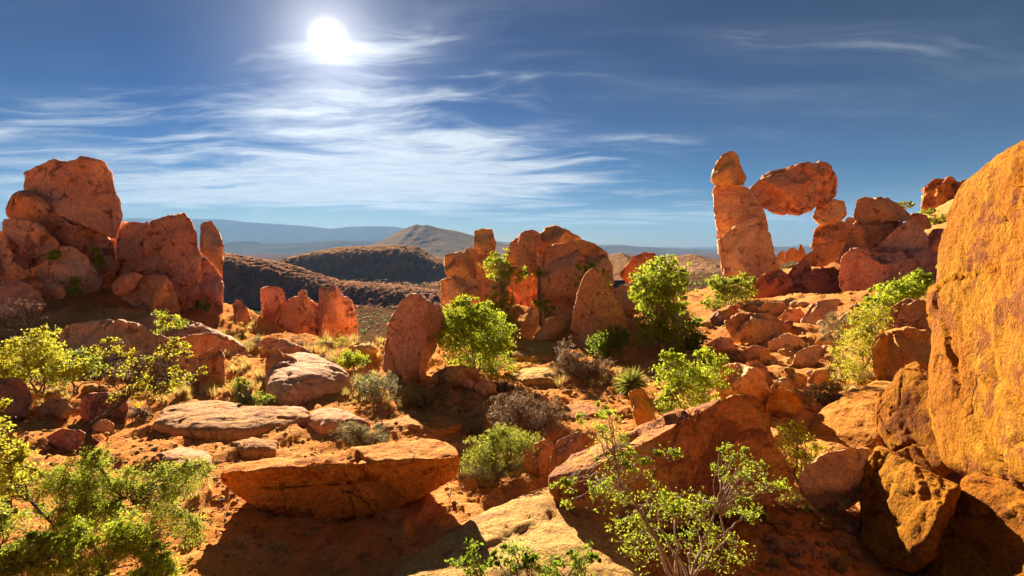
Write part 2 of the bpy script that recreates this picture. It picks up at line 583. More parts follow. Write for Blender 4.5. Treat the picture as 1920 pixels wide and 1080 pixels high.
def ground_mat():
    m, t = new_mat('red_desert_dirt')
    v = t.n('ShaderNodeTexCoord').outputs['Object']
    big = t.noise(v, 0.35, 6, 0.6, 0.3)
    col = t.mix(t.step(big, 0.36, 0.64), (0.60, 0.225, 0.062), (0.66, 0.29, 0.095))
    mid = t.noise(v, 1.6, 8, 0.65, 0.3)
    col = t.mix(t.step(mid, 0.52, 0.68, 0, 0.75), col, (0.70, 0.37, 0.13))
    col = t.mix(t.step(t.noise(v, 3.1, 8, 0.7), 0.56, 0.66, 0, 0.6), col, (0.27, 0.095, 0.045))
    # far valley: browner, scrubby
    sp = t.n('ShaderNodeSeparateXYZ', i_0=v)
    far = t.step(sp.outputs[1], 38.0, 95.0)
    fn = t.noise(v, 0.06, 8, 0.65)
    fcol = t.mix(t.step(fn, 0.38, 0.62), (0.095, 0.042, 0.02), (0.13, 0.062, 0.028))
    dots = t.step(t.noise(v, 0.55, 4, 0.6), 0.52, 0.60, 0, 0.6)
    fcol = t.mix(dots, fcol, (0.05, 0.033, 0.017))
    col = t.mix(far, col, fcol)
    vor = t.n('ShaderNodeTexVoronoi', i_Vector=v, i_Scale=22.0)
    peb = t.step(vor.outputs['Distance'], 0.05, 0.5, 1.0, 0.0)
    pc = t.n('ShaderNodeSeparateColor', i_0=vor.outputs['Color'])
    on = t.step(pc.outputs[0], 0.55, 0.6)
    col = t.mix(t.math('MULTIPLY', t.math('MULTIPLY', on, peb), 0.5), col, (0.55, 0.30, 0.15))
    g = t.step(t.noise(v, 55.0, 4, 0.75), 0.25, 0.75, 0.72, 1.2)
    gc = t.n('ShaderNodeVectorMath', operation='SCALE', i_0=col)
    t.set(gc.inputs['Scale'], g)
    h = t.math('MULTIPLY', t.noise(v, 5.0, 6, 0.7), 0.10)
    h = t.math('MULTIPLY_ADD', t.math('MULTIPLY', peb, on), 0.03, h)
    h = t.math('MULTIPLY_ADD', t.noise(v, 45, 4, 0.7), 0.02, h)
    bp = t.n('ShaderNodeBump', i_Strength=0.9, i_Distance=0.7, i_Height=h)
    bs = t.n('ShaderNodeBsdfPrincipled', i_Base_Color=gc.outputs[0], i_Roughness=0.95, i_Normal=bp.outputs[0])
    bs.inputs['Specular IOR Level'].default_value = 0.0
    t.n('ShaderNodeOutputMaterial', i_Surface=bs.outputs[0])
    return m


M['ground'] = ground_mat()


def hill_mat(name, a, b, dark, scale):
    m, t = new_mat(name)
    v = t.n('ShaderNodeTexCoord').outputs['Object']
    col = t.mix(t.step(t.noise(v, scale, 8, 0.65), 0.38, 0.62), a, b)
    dm = t.math('MULTIPLY', t.step(t.noise(v, scale * 9, 6, 0.7), 0.47, 0.6, 0, 0.85), t.step(t.noise(v, scale * 1.7, 4, 0.6), 0.4, 0.62))
    col = t.mix(dm, col, dark)
    h = t.noise(v, scale * 6, 8, 0.7)
    bp = t.n('ShaderNodeBump', i_Strength=0.8, i_Distance=1.2 / (scale * 6), i_Height=h)
    bs = t.n('ShaderNodeBsdfPrincipled', i_Base_Color=col, i_Roughness=0.95, i_Normal=bp.outputs[0])
    bs.inputs['Specular IOR Level'].default_value = 0.0
    t.n('ShaderNodeOutputMaterial', i_Surface=bs.outputs[0])
    return m


M['cliff'] = hill_mat('dark_cliff', (0.46, 0.22, 0.12), (0.34, 0.17, 0.10), (0.12, 0.08, 0.045), 0.05)
M['mesa'] = hill_mat('brown_mesa', (0.50, 0.27, 0.135), (0.38, 0.20, 0.10), (0.12, 0.09, 0.05), 0.03)
M['peak'] = hill_mat('tan_mountain', (0.30, 0.20, 0.11), (0.22, 0.15, 0.09), (0.16, 0.12, 0.08), 0.006)
M['plain'] = hill_mat('hazy_plain', (0.13, 0.12, 0.10), (0.09, 0.085, 0.075), (0.06, 0.06, 0.05), 0.003)
M['range'] = hill_mat('far_range', (0.12, 0.11, 0.10), (0.09, 0.085, 0.08), (0.06, 0.06, 0.06), 0.0012)


def leaf_mat(name, dark, light, trans=0.62):
    m, t = new_mat(name)
    g = t.n('ShaderNodeNewGeometry')
    r = g.outputs['Random Per Island']
    col = t.mix(r, dark, light)
    d = t.n('ShaderNodeBsdfPrincipled', i_Base_Color=col, i_Roughness=0.55)
    d.inputs['Specular IOR Level'].default_value = 0.25
    tcol = t.mix(0.35, col, (light[0] * 1.5, light[1] * 1.5, light[2] * 0.9))
    tr = t.n('ShaderNodeBsdfTranslucent', i_Color=tcol)
    mx = t.n('ShaderNodeMixShader', i_0=trans, i_1=d.outputs[0], i_2=tr.outputs[0])
    t.n('ShaderNodeOutputMaterial', i_Surface=mx.outputs[0])
    return m


def wood_mat(name, a, b):
    m, t = new_mat(name)
    v = t.n('ShaderNodeTexCoord').outputs['Object']
    col = t.mix(t.step(t.noise(v, 14, 6, 0.7), 0.35, 0.65), a, b)
    bs = t.n('ShaderNodeBsdfPrincipled', i_Base_Color=col, i_Roughness=0.85)
    bs.inputs['Specular IOR Level'].default_value = 0.2
    t.n('ShaderNodeOutputMaterial', i_Surface=bs.outputs[0])
    return m


M['leaf_lime'] = leaf_mat('lime_leaves', (0.14, 0.21, 0.014), (0.44, 0.48, 0.04))
M['leaf_fresh'] = leaf_mat('fresh_leaves', (0.12, 0.19, 0.02), (0.38, 0.42, 0.04))
M['leaf_green'] = leaf_mat('green_leaves', (0.08, 0.15, 0.012), (0.26, 0.34, 0.03))
M['leaf_yellow'] = leaf_mat('yellow_green_leaves', (0.20, 0.22, 0.02), (0.52, 0.46, 0.045))
M['leaf_olive'] = leaf_mat('olive_leaves', (0.14, 0.18, 0.022), (0.36, 0.38, 0.045))
M['leaf_sage'] = leaf_mat('sage_leaves', (0.17, 0.15, 0.07), (0.34, 0.29, 0.14), 0.4)
M['leaf_dry'] = leaf_mat('dry_brown_twigs', (0.15, 0.085, 0.05), (0.32, 0.19, 0.11), 0.3)
M['straw'] = leaf_mat('straw_grass', (0.36, 0.24, 0.08), (0.58, 0.42, 0.16), 0.45)
M['yucca'] = leaf_mat('yucca_blades', (0.12, 0.16, 0.03), (0.34, 0.34, 0.07), 0.4)
M['pear'] = leaf_mat('cactus_skin', (0.12, 0.15, 0.05), (0.20, 0.22, 0.08), 0.05)
M['bark'] = wood_mat('grey_brown_bark', (0.22, 0.15, 0.10), (0.12, 0.08, 0.055))
M['bark_dark'] = wood_mat('dark_bark', (0.12, 0.07, 0.045), (0.06, 0.038, 0.028))
M['bark_pale'] = wood_mat('pale_bark', (0.40, 0.29, 0.19), (0.24, 0.16, 0.10))
# ------------------------------------------------------------------ boulders of the cluster on the left
def R(label, pts, Y, mat, D=None, name='boulder', **k):
    return rock(name, label, pts, Y, D, M[mat], **k)


R('huge rounded red boulder crowning the tall outcrop, highest rock against the sky', [(45,323),(70,312),(110,300),(160,301),(190,307),(207,323),(217,350),(226,387),(227,413),(220,437),(215,449),(197,436),(167,424),(133,415),(110,405),(93,389),(72,370),(50,363),(43,347)], 23, 'red', 1.7, e=0.45, contact=False, cuts=4, mcuts=[(.75,.1,.65,.62),(-.3,.5,.8,.72)], gap=2.0)
R('wide red base boulder carrying the huge crowning boulder along a diagonal crack', [(40,363),(72,371),(97,393),(133,417),(170,428),(200,441),(215,455),(218,480),(217,515),(187,540),(140,530),(100,510),(55,440),(20,408),(13,393),(23,377)], 23, 'red', 1.75, e=0.45, cuts=3, gap=2.0)
R('blocky red boulder leaning on the outcrop, its face mottled with dark varnish', [(7,410),(43,407),(67,417),(108,451),(113,462),(93,482),(63,503),(47,505),(27,490),(13,460),(3,427)], 21.4, 'red', 1.0, e=0.5, contact=False, cuts=4, gap=2.0)
R('rounded red boulder with a chipped top lying under the mottled leaning block', [(67,513),(87,487),(113,463),(133,462),(160,480),(180,510),(191,530),(182,548),(157,550),(120,548),(77,530)], 20.3, 'red', 0.85)
R('small oval red stone resting below the chipped red boulder', [(77,540),(93,529),(117,535),(127,547),(117,560),(90,560),(80,552)], 19.0, 'orange', 0.42, cat='stone', name='oval_stone')
R('squat red slab standing between the huge boulder and the broad split tower', [(219,432),(229,415),(250,413),(279,416),(276,437),(274,500),(272,520),(233,520),(219,480)], 23.2, 'red', 1.0, e=0.38, cuts=3, gap=2.0)
R('broad red tower boulder with a pointed top and peeling lower face', [(274,433),(283,415),(313,403),(345,397),(360,413),(370,447),(374,480),(376,550),(374,580),(340,588),(300,580),(278,545),(273,500)], 22, 'red', 1.05, e=0.42, cuts=3, mcuts=[(.6,.25,.75,.66)], gap=2.0)
R('slender pointed red fin tipping the split column at the outcrop edge', [(376,423),(384,416),(396,415),(410,433),(417,460),(418,532),(406,502),(386,484),(376,472)], 22, 'red', 0.55, e=0.42, contact=False, cuts=2)
R('tall red column base split by a slanting crack below the slender fin', [(376,488),(388,486),(405,506),(417,532),(418,585),(405,592),(385,590),(376,570)], 21.8, 'red', 0.6, e=0.42, cuts=2)
R('small half dome of red rock tucked against the lit low boulder', [(210,533),(227,517),(250,510),(265,517),(258,535),(240,550),(223,555),(213,549)], 19.6, 'red', 0.5)
R('low rounded boulder with a sunlit right flank before the broad tower', [(228,556),(247,535),(267,517),(290,514),(310,517),(323,533),(333,567),(337,590),(283,592),(250,575)], 20.0, 'orange', 0.8)
R('smooth red boulder cut by the frame edge below the stacked blocks', [(-40,550),(-10,535),(20,533),(50,530),(73,547),(82,570),(70,595),(33,605),(-30,605)], 18.6, 'red', 0.9)
R('small wedged red block held between the leaning block and the smooth boulder', [(18,500),(30,495),(50,510),(58,529),(40,536),(22,534)], 20.0, 'red', 0.4, contact=False, cat='stone')
R('upright red block cut by the frame edge beside the wedged block', [(-60,450),(-20,448),(8,460),(17,490),(20,528),(0,546),(-60,548)], 20.4, 'red', 0.8, contact=False)
R('thin upright red chip above the wedged block', [(12,478),(23,476),(28,493),(17,500)], 20.2, 'red', 0.22, contact=False, cat='stone')
R('shadowed red core filling the gaps behind the stacked boulders', [(-60,470),(10,430),(60,425),(150,450),(215,440),(240,470),(245,540),(180,575),(60,570),(-60,560)], 24.2, 'red', 0.9, e=0.5)
R('shadowed red core behind the slab and the broad tower', [(222,445),(250,425),(300,418),(350,415),(366,440),(372,500),(408,520),(412,575),(380,590),(240,570)], 23.9, 'red', 0.6, e=0.5)  # added filler: blocks sun from behind so the joints stay dark
R('lone leaning red fin standing apart on the grassy slope', [(437,572),(442,563),(452,565),(464,580),(471,602),(440,604)], 20.6, 'red', 0.28, name='rock_fin', cat='rock fin')

# ------------------------------------------------------------------ ledges below the left cluster
R('long low brown ledge boulder shaded on its front below the outcrop', [(110,630),(125,612),(144,606),(207,603),(265,614),(313,637),(334,656),(310,678),(270,688),(202,684),(125,670)], 13.8, 'orange', 0.9, ty=0.5, e=0.55)
R('sloping sunlit rock ramp running down behind the brown ledge', [(252,607),(298,590),(330,592),(356,601),(414,627),(462,651),(468,668),(448,684),(390,672),(308,640)], 15.6, 'orange', 0.7, ty=0.9)
R('flat capped brown block perched at the end of the brown ledge', [(289,658),(313,644),(356,629),(404,627),(411,645),(400,665),(360,678),(308,680)], 12.9, 'orange', 0.6, contact=False)
R('square red pillar block with a sunlit side under the flat capped block', [(374,668),(409,650),(419,665),(421,700),(421,728),(398,734),(378,728),(370,700)], 11.6, 'orange', 0.4, e=0.4)
R('dark recessed boulder beneath the flat capped block', [(262,684),(300,672),(350,668),(385,675),(385,720),(340,728),(290,720),(265,705)], 12.6, 'orange', 0.5)
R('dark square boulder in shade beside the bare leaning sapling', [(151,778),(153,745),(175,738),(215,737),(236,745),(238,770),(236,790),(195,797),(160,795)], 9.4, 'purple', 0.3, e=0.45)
R('small orange stone in front of the dark square boulder', [(166,803),(178,790),(200,787),(212,795),(216,815),(195,832),(172,826)], 8.6, 'orange', 0.24, cat='stone')
R('rough brown boulder cut by the frame edge behind the leafy shrubs', [(-40,725),(0,712),(30,710),(48,722),(58,748),(55,778),(20,792),(-40,790)], 9.3, 'purple', 0.5)
R('low rough rock between the edge boulder and the dark square boulder', [(68,765),(92,747),(122,750),(139,768),(125,784),(78,784)], 9.3, 'orange', 0.33)
R('half buried stone behind the bushy thicket', [(86,820),(115,804),(150,808),(187,830),(172,846),(110,846)], 7.9, 'purple', 0.34)
R('loaf shaped red stone beside the frame edge above the thicket', [(-30,815),(0,806),(22,812),(30,828),(10,840),(-30,838)], 7.8, 'purple', 0.25, cat='stone')

# ------------------------------------------------------------------ rocks at the valley edge
R('rounded red pillar at the end of the ruined wall of rock', [(489,560),(491,543),(503,537),(522,537),(534,548),(535,572),(530,600),(518,612),(495,604)], 24, 'red', 0.55, e=0.45)
R('broken red middle block of the ruined wall of rock', [(510,622),(520,590),(532,564),(552,560),(578,562),(601,572),(606,600),(603,636),(560,642),(525,638)], 23.6, 'red', 0.7, e=0.4, strata=0.5, rough=1.4)
R('small red knob sitting on the ruined wall of rock', [(558,560),(560,548),(567,543),(574,546),(576,562),(566,566)], 23.8, 'red', 0.2, contact=False, cat='stone')
R('jagged red crag ending the ruined wall of rock towards the valley', [(596,590),(598,545),(606,541),(614,547),(625,537),(635,549),(651,560),(662,580),(669,610),(671,638),(630,642),(598,632)], 23.2, 'red', 0.75, e=0.42, blur=1, rough=1.5)
R('pale flat rock lying before the ruined wall of rock', [(481,645),(500,634),(530,636),(570,652),(590,666),(583,679),(555,676),(515,662)], 14.6, 'orange', 0.6, ty=0.8)
R('thumb shaped orange rock standing on the striped outcrop', [(498,700),(500,672),(504,656),(514,651),(526,658),(530,675),(522,700),(508,710)], 11.3, 'orange', 0.22)
R('short orange block beside the thumb shaped rock', [(524,672),(532,664),(548,668),(567,682),(560,694),(534,700)], 11.4, 'orange', 0.3)
slab('rock_outcrop', 'striped sloping sandstone outcrop under the thumb shaped rock', [(496,722),(525,695),(570,684),(600,686),(645,704),(664,718),(632,730),(580,742),(538,756),(500,744)], 0.05, 0.42, M['orange'], 4.2, strata=0.8, cat='rock outcrop', slope=(-0.1, 0.0))
R('grey tan dome rock among shrubs at the valley edge', [(643,668),(655,650),(672,642),(690,643),(708,656),(704,672),(672,676)], 13.4, 'tan', 0.45)
R('tall leaning brown monolith beside the big leafy bush', [(718,690),(722,645),(735,592),(753,564),(775,554),(800,559),(826,578),(834,600),(820,640),(800,690),(790,716),(765,722),(738,716)], 11.6, 'orange', 0.75, e=0.5, cuts=3, mcuts=[(-.6,.2,.75,.55)])
R('smooth turtle shaped brown boulder at the trail edge', [(797,724),(813,700),(838,688),(870,685),(893,691),(901,708),(885,724),(840,729)], 10.6, 'orange', 0.45)
R('small angular orange stone beside the turtle shaped boulder', [(890,728),(896,717),(918,714),(930,722),(930,736),(905,740)], 10.1, 'orange', 0.2, cat='stone', e=0.45)
R('small red stone touching the front of the turtle shaped boulder', [(868,724),(873,713),(885,712),(893,720),(888,728)], 10.2, 'red', 0.1, cat='stone')

# ------------------------------------------------------------------ middle outcrop
R('squared bottom block of the stacked pillar behind the big bush', [(826,565),(827,525),(850,519),(880,521),(902,525),(905,560),(880,585),(835,588)], 20, 'orange', 0.85, e=0.4)
R('broad middle block of the stacked pillar', [(833,495),(835,478),(860,473),(886,466),(896,476),(892,520),(850,521),(836,516)], 20, 'orange', 0.75, e=0.4, contact=False)
R('narrow middle block beside the broad block of the stacked pillar', [(892,492),(900,474),(925,467),(932,482),(931,518),(912,527),(894,521)], 19.9, 'orange', 0.6, e=0.4, contact=False)
R('upright square block topping the stacked pillar', [(890,458),(891,433),(908,429),(922,430),(928,450),(929,468),(908,473),(891,468)], 20, 'orange', 0.5, e=0.36, contact=False, cuts=2)
R('shadowed low block under the narrow block of the stacked pillar', [(896,528),(925,520),(940,545),(938,575),(900,580)], 19.8, 'orange', 0.5, e=0.45)
R('rounded brown boulder left of the domed summit in the middle outcrop', [(945,480),(958,453),(975,438),(995,434),(1010,438),(1016,470),(1014,530),(985,560),(955,540)], 20.2, 'orange', 1.0, e=0.52)
R('domed summit boulder on top of the middle outcrop', [(1006,456),(1012,438),(1025,428),(1042,424),(1066,432),(1088,448),(1075,464),(1040,472),(1015,474)], 20.4, 'orange', 0.9, e=0.55, contact=False)
R('large smooth front boulder of the middle outcrop with a rounded shoulder', [(1007,495),(1014,476),(1040,463),(1074,452),(1086,470),(1099,495),(1103,550),(1096,590),(1050,600),(1020,592),(1010,545)], 19, 'orange', 0.9, e=0.45, cuts=3, mcuts=[(-.35,.75,.55,.66)])
R('curved hood of rock behind the front boulder of the middle outcrop', [(1072,453),(1090,449),(1115,457),(1136,475),(1146,495),(1152,550),(1130,575),(1100,540),(1090,480)], 19.8, 'orange', 0.8, e=0.5)
R('steep triangular boulder with a sharp sunlit ridge', [(1066,640),(1074,592),(1085,550),(1100,515),(1111,504),(1131,520),(1151,555),(1166,580),(1174,612),(1165,640),(1120,652),(1088,658)], 15, 'orange', 0.8, e=0.7, cuts=1, mcuts=[(-.75,.2,.62,.35),(.62,.3,.7,.32)])
R('slanted rock slab leaning behind the bright green tree', [(1160,515),(1188,482),(1210,473),(1229,475),(1233,492),(1210,520),(1180,535)], 23, 'purple', 0.5, e=0.45)
R('rough grey brown boulder between the triangular boulder and the tree', [(1152,548),(1163,533),(1180,538),(1190,575),(1185,610),(1165,610)], 17, 'purple', 0.45)
R('narrow leaning rock at the mouth of the dark hollow', [(976,630),(988,592),(1004,574),(1012,590),(1003,625),(988,640)], 16.4, 'orange', 0.28)
R('broken low boulder at the foot of the middle outcrop', [(996,640),(1018,604),(1045,587),(1075,588),(1076,620),(1055,645),(1020,648)], 16.0, 'orange', 0.55, rough=1.4)
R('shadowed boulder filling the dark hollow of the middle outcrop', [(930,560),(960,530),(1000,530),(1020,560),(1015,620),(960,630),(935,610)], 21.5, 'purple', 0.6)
slab('rock_step', 'flat tan rock step on the trail below the broken boulder', [(955,655),(985,640),(1040,643),(1075,655),(1060,672),(1000,676),(960,670)], 0.03, 0.16, M['tan'], 2.4, cat='rock step', n=24)

# ------------------------------------------------------------------ balanced rock and its supports
R('pointed capstone standing on the tall pillar', [(1337,341),(1340,312),(1355,291),(1370,282),(1381,288),(1390,312),(1400,333),(1394,347),(1365,348),(1341,346)], 30, 'orange', 0.75, e=0.5, contact=False, blur=3, rough=1.2)
R('tall pillar boulder under the pointed capstone', [(1338,360),(1345,348),(1380,347),(1405,357),(1418,375),(1431,408),(1436,440),(1400,470),(1365,490),(1350,470),(1344,430),(1339,395)], 30.4, 'orange', 1.2, e=0.42, contact=False, cuts=3, mcuts=[(-.5,.1,.8,.6)])
R('rounded slab boulder leaning on the foot of the tall pillar', [(1349,452),(1374,427),(1410,408),(1428,409),(1440,430),(1450,460),(1461,498),(1458,520),(1420,535),(1375,530),(1354,510)], 28.6, 'orange', 1.1, e=0.42, cuts=2, mcuts=[(-.55,.2,.7,.55),(.5,-.1,.8,.66)])
R('massive balanced boulder bridging the gap between two pillars', [(1405,355),(1420,340),(1445,328),(1475,320),(1500,311),(1530,306),(1550,310),(1567,325),(1575,350),(1572,370),(1555,383),(1530,390),(1500,398),(1465,401),(1440,393),(1424,380)], 30.4, 'orange', 1.25, e=0.55, contact=False, cuts=4, rough=1.4, cracks=2.0, mcuts=[(-.1,.75,.6,.52)], name='balanced_boulder')
R('neck stone carrying the right end of the balanced boulder', [(1524,407),(1530,388),(1555,374),(1582,377),(1588,403),(1570,417),(1540,422)], 30.8, 'orange', 0.7, e=0.5, contact=False)
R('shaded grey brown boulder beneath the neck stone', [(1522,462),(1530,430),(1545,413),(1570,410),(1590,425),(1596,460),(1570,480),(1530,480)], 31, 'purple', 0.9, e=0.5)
R('small knob of rock beside the neck stone', [(1582,420),(1590,407),(1604,410),(1612,425),(1608,450),(1590,455)], 31.4, 'purple', 0.5)
R('leaning sunlit slab pointing up below the balanced boulder', [(1507,482),(1530,466),(1560,451),(1585,443),(1582,462),(1566,488),(1540,500),(1513,498)], 27, 'orange', 0.6, e=0.5, contact=False)
R('smooth brown boulder at the foot of the leaning slab pillar', [(1412,550),(1420,524),(1440,509),(1463,505),(1480,518),(1491,546),(1487,568),(1450,573),(1416,568)], 25, 'purple', 0.9, e=0.5)
R('rounded dark boulder between the pillar foot and the leaning slab', [(1476,517),(1490,498),(1505,488),(1519,491),(1523,514),(1506,530),(1484,532)], 26.4, 'purple', 0.6)
R('orange capstone with an overhanging lip on the layered boulder pile', [(1602,402),(1607,375),(1622,369),(1640,373),(1665,372),(1690,384),(1710,406),(1702,414),(1670,414),(1640,417),(1615,423),(1604,416)], 24.2, 'orange', 1.1, e=0.5, contact=False, mcuts=[(0,-.5,.85,.55)])
R('layered orange boulder split by curved cracks under the capstone', [(1572,490),(1588,452),(1606,412),(1640,402),(1685,402),(1700,440),(1690,480),(1650,490),(1600,505)], 24.4, 'orange', 1.0, e=0.5, strata=2.2, contact=False, rough=1.3)
R('rounded red boulder with a broad smooth sunlit face under the capstone', [(1645,464),(1668,440),(1690,420),(1710,412),(1730,425),(1740,450),(1738,478),(1720,490),(1690,488),(1660,478)], 22.6, 'red', 0.8, e=0.42, contact=False, rough=0.6, cuts=0, mcuts=[(-.55,.3,.8,.42)])
R('massive angular red block with a sharp vertical edge under the smooth face', [(1572,525),(1578,485),(1600,466),(1650,466),(1700,482),(1742,462),(1765,480),(1765,550),(1700,580),(1620,588),(1592,578),(1580,550)], 22, 'red', 1.25, e=0.4, cuts=1, mcuts=[(-.72,.15,.6,.58),(.3,-.25,.85,.50),(0,.8,.55,.62)])
R('layered dark rock bed behind the smooth brown boulder', [(1480,545),(1500,520),(1530,505),(1562,500),(1582,520),(1590,570),(1530,585),(1490,585)], 25.2, 'purple', 0.9, strata=2.0, rough=1.4)
R('flat sunlit rock tilted on the slope below the angular red block', [(1503,602),(1522,572),(1545,562),(1574,563),(1567,582),(1547,602),(1532,624),(1508,616)], 17.6, 'orange', 0.4, e=0.5, ty=0.4)
R('broad low tan boulder beside the dusty trail', [(1360,602),(1385,590),(1440,588),(1472,605),(1474,625),(1425,646),(1378,640)], 15.6, 'orange', 0.7, ty=0.3)
for i, (pts, Y) in enumerate([([(1470,487),(1476,470),(1486,464),(1497,470),(1503,490)], 60), ([(1490,490),(1497,470),(1502,455),(1508,470),(1515,490)], 62), ([(1452,492),(1460,474),(1470,470),(1480,492)], 61)]):
    R(['stubby far spire seen through the rock window', 'sharpest far spire seen through the rock window', 'low far knob seen through the rock window'][i], pts, Y, 'crag', 0.6, name='rock_spire', cat='rock spire', blur=1, contact=True)

# ------------------------------------------------------------------ jagged ridge far on the right
for lab, pts, Y in [
    ('tallest jagged orange crag on the far ridge', [(1730,395),(1735,352),(1748,338),(1758,334),(1770,342),(1776,365),(1775,400),(1750,410)], 60),
    ('broad orange crag beside the tallest crag on the far ridge', [(1765,405),(1770,345),(1782,338),(1795,347),(1808,337),(1840,340),(1850,400),(1800,425)], 59),
    ('split orange crag lowest on the far ridge', [(1742,420),(1755,395),(1775,392),(1800,398),(1830,420),(1800,450),(1760,445)], 56),
    ('thin pointed crag between the tall crag and the broad crag', [(1752,400),(1756,352),(1764,344),(1772,356),(1776,400)], 57.5),
    ('leaning crag block in front of the tallest crag', [(1727,405),(1732,372),(1744,362),(1756,376),(1760,402),(1742,412)], 58),
    ('orange block stepped below the broad crag', [(1780,412),(1786,378),(1800,366),(1816,380),(1818,412)], 57),
    ('rounded orange knob at the foot of the far ridge', [(1715,420),(1724,405),(1742,398),(1758,410),(1755,428),(1728,432)], 54),
    ('dark notched crag at the near end of the far ridge', [(1775,450),(1790,418),(1815,410),(1850,430),(1850,480),(1790,480)], 50)]:
    R(lab, pts, Y, 'crag', None, name='crag', cat='crag', blur=1, rough=2.6, cracks=2.5, cuts=8)

# more boulders on the slope under the balanced rock
for lab, pts, Y, m in [
    ('rounded tan boulder on the slope between the lime bush and the tilted rock', [(1570,602),(1590,586),(1625,590),(1640,612),(1610,634),(1578,628)], 15.2, 'tan'),
    ('flat tan rock lying on the slope above the angular brown stone', [(1440,642),(1470,626),(1500,632),(1512,650),(1470,666),(1446,660)], 14.2, 'orange'),
    ('low brown rock at the trail bend under the broad tan boulder', [(1378,664),(1410,649),(1440,655),(1448,674),(1400,684)], 13.0, 'purple'),
    ('pointed orange rock beside the angular brown stone', [(1530,642),(1552,624),(1572,640),(1564,662),(1535,664)], 13.6, 'orange'),
    ('wedge of brown rock under the layered dark rock bed', [(1452,604),(1475,582),(1500,578),(1514,596),(1490,614),(1460,612)], 19.0, 'orange'),
    ('small brown rock beside the dark shadowed shrub', [(1328,644),(1350,631),(1374,636),(1378,654),(1345,664)], 13.4, 'orange'),
    ('brown boulder closing the pile beside the wall boulder', [(1735,450),(1750,428),(1778,430),(1800,470),(1790,530),(1745,510)], 25.0, 'red'),
    ('orange stone on the skyline behind the capstone', [(1698,414),(1712,400),(1738,404),(1748,428),(1716,432)], 28.0, 'crag'),
    ('tan stone half buried in the trail below the broad tan boulder', [(1400,712),(1420,700),(1442,706),(1446,722),(1416,728)], 11.2, 'tan'),
    ('reddish rock at the foot of the smooth brown boulder', [(1420,580),(1440,566),(1470,568),(1478,584),(1445,594)], 20.5, 'purple')]:
    R(lab, pts, Y, m, None)
R('deep red boulder behind the pale yellow boulder on the slope', [(1660,602),(1674,576),(1700,561),(1730,563),(1756,572),(1762,616),(1700,624),(1664,620)], 12, 'purple', 0.55)
R('pale yellow boulder with a flat bright side next to the huge wall boulder', [(1635,652),(1645,632),(1670,620),(1700,615),(1740,622),(1765,650),(1760,700),(1720,740),(1675,748),(1650,728),(1638,690)], 9.4, 'tan', 0.6, e=0.45, cuts=2, mcuts=[(-.8,.1,.55,.6)])
R('angular brown stone on the slope below the flat tilted rock', [(1486,682),(1494,661),(1518,650),(1541,648),(1536,672),(1520,692),(1499,699)], 12.4, 'orange', 0.3, cat='stone', e=0.5)
R('small orange stone among the twigs below the angular brown stone', [(1514,712),(1529,696),(1550,692),(1559,710),(1547,728),(1520,730)], 10.9, 'orange', 0.26, cat='stone')
R('cracked tan boulder split down its side behind the slanting boulder', [(1436,768),(1444,742),(1464,727),(1486,735),(1506,760),(1507,776),(1490,792),(1463,790)], 8.8, 'tan', 0.32, cracks=2.2)
R('knobbly brown stone on top of the split tan boulder', [(1444,730),(1458,712),(1478,708),(1491,720),(1487,736)], 9.4, 'orange', 0.22, cat='stone')
R('low tan stone behind the knobbly brown stone', [(1468,710),(1488,698),(1511,705),(1512,724),(1490,728)], 10.4, 'tan', 0.25, cat='stone')
R('shaded brown boulder rising behind the slanting boulder', [(1345,725),(1353,692),(1380,683),(1410,690),(1432,715),(1447,737),(1440,760),(1390,762),(1350,755)], 9.2, 'orange', 0.5, e=0.55)
R('rounded shoulder boulder behind the shaded brown boulder', [(1395,702),(1400,680),(1420,676),(1438,690),(1448,718),(1430,730)], 10.0, 'orange', 0.3)
slab('rock_slab', 'pale yellow rock apron sloping down from the wall boulder', [(1490,815),(1540,775),(1600,756),(1660,740),(1700,745),(1700,800),(1660,850),(1600,862),(1530,872)], 0.12, 0.30, M['slab'], 5.5, slope=(0.16, 0.0), n=40)
R('cracked yellow boulder wedged under the huge wall boulder', [(1643,800),(1641,765),(1662,730),(1690,692),(1720,680),(1750,700),(1790,790),(1800,880),(1770,895),(1710,875),(1665,850)], 7.0, 'yellow', 0.4, e=0.58, cracks=2.4, contact=False, tx=-1.0, ty=0.2, cuts=0, rough=0.7, Db=2)
R('orange rounded boulder glowing at the foot of the yellow apron', [(1499,905),(1512,875),(1550,850),(1600,838),(1640,848),(1645,900),(1605,942),(1570,962),(1528,955)], 5.9, 'orange', 0.4, e=0.55, mcuts=[(-.1,.75,.6,.6)])
R('brown boulder half in a slanting shadow under the cracked yellow boulder', [(1613,965),(1618,920),(1633,862),(1650,840),(1690,860),(1745,890),(1795,915),(1775,965),(1755,1045),(1712,1070),(1655,1062),(1616,1010)], 5.3, 'yellow', 0.45, e=0.5, tx=-0.8, ty=0.25, cuts=2, Db=2)
R('broad yellow boulder filling the lower corner under the wall boulder', [(1736,1090),(1748,1012),(1763,962),(1790,917),(1830,897),(1880,900),(1960,915),(2060,960),(2100,1060),(2060,1180),(1900,1220),(1760,1180)], 4.5, 'yellow', 0.5, e=0.5, tx=-0.9, ty=0.4, cuts=2, Db=2)
R('huge yellow wall boulder towering up at the frame edge', [(1740,690),(1744,560),(1754,470),(1774,410),(1800,360),(1840,315),(1890,285),(1960,258),(2040,262),(2110,330),(2140,480),(2140,720),(2100,880),(2030,920),(1960,912),(1890,902),(1830,887),(1780,862),(1765,822),(1743,755)], 4.55, 'yellow', 0.42, e=0.62, tx=-1.55, ty=0.15, cuts=0, contact=False, rough=0.5, cracks=1.6, Db=8.0)

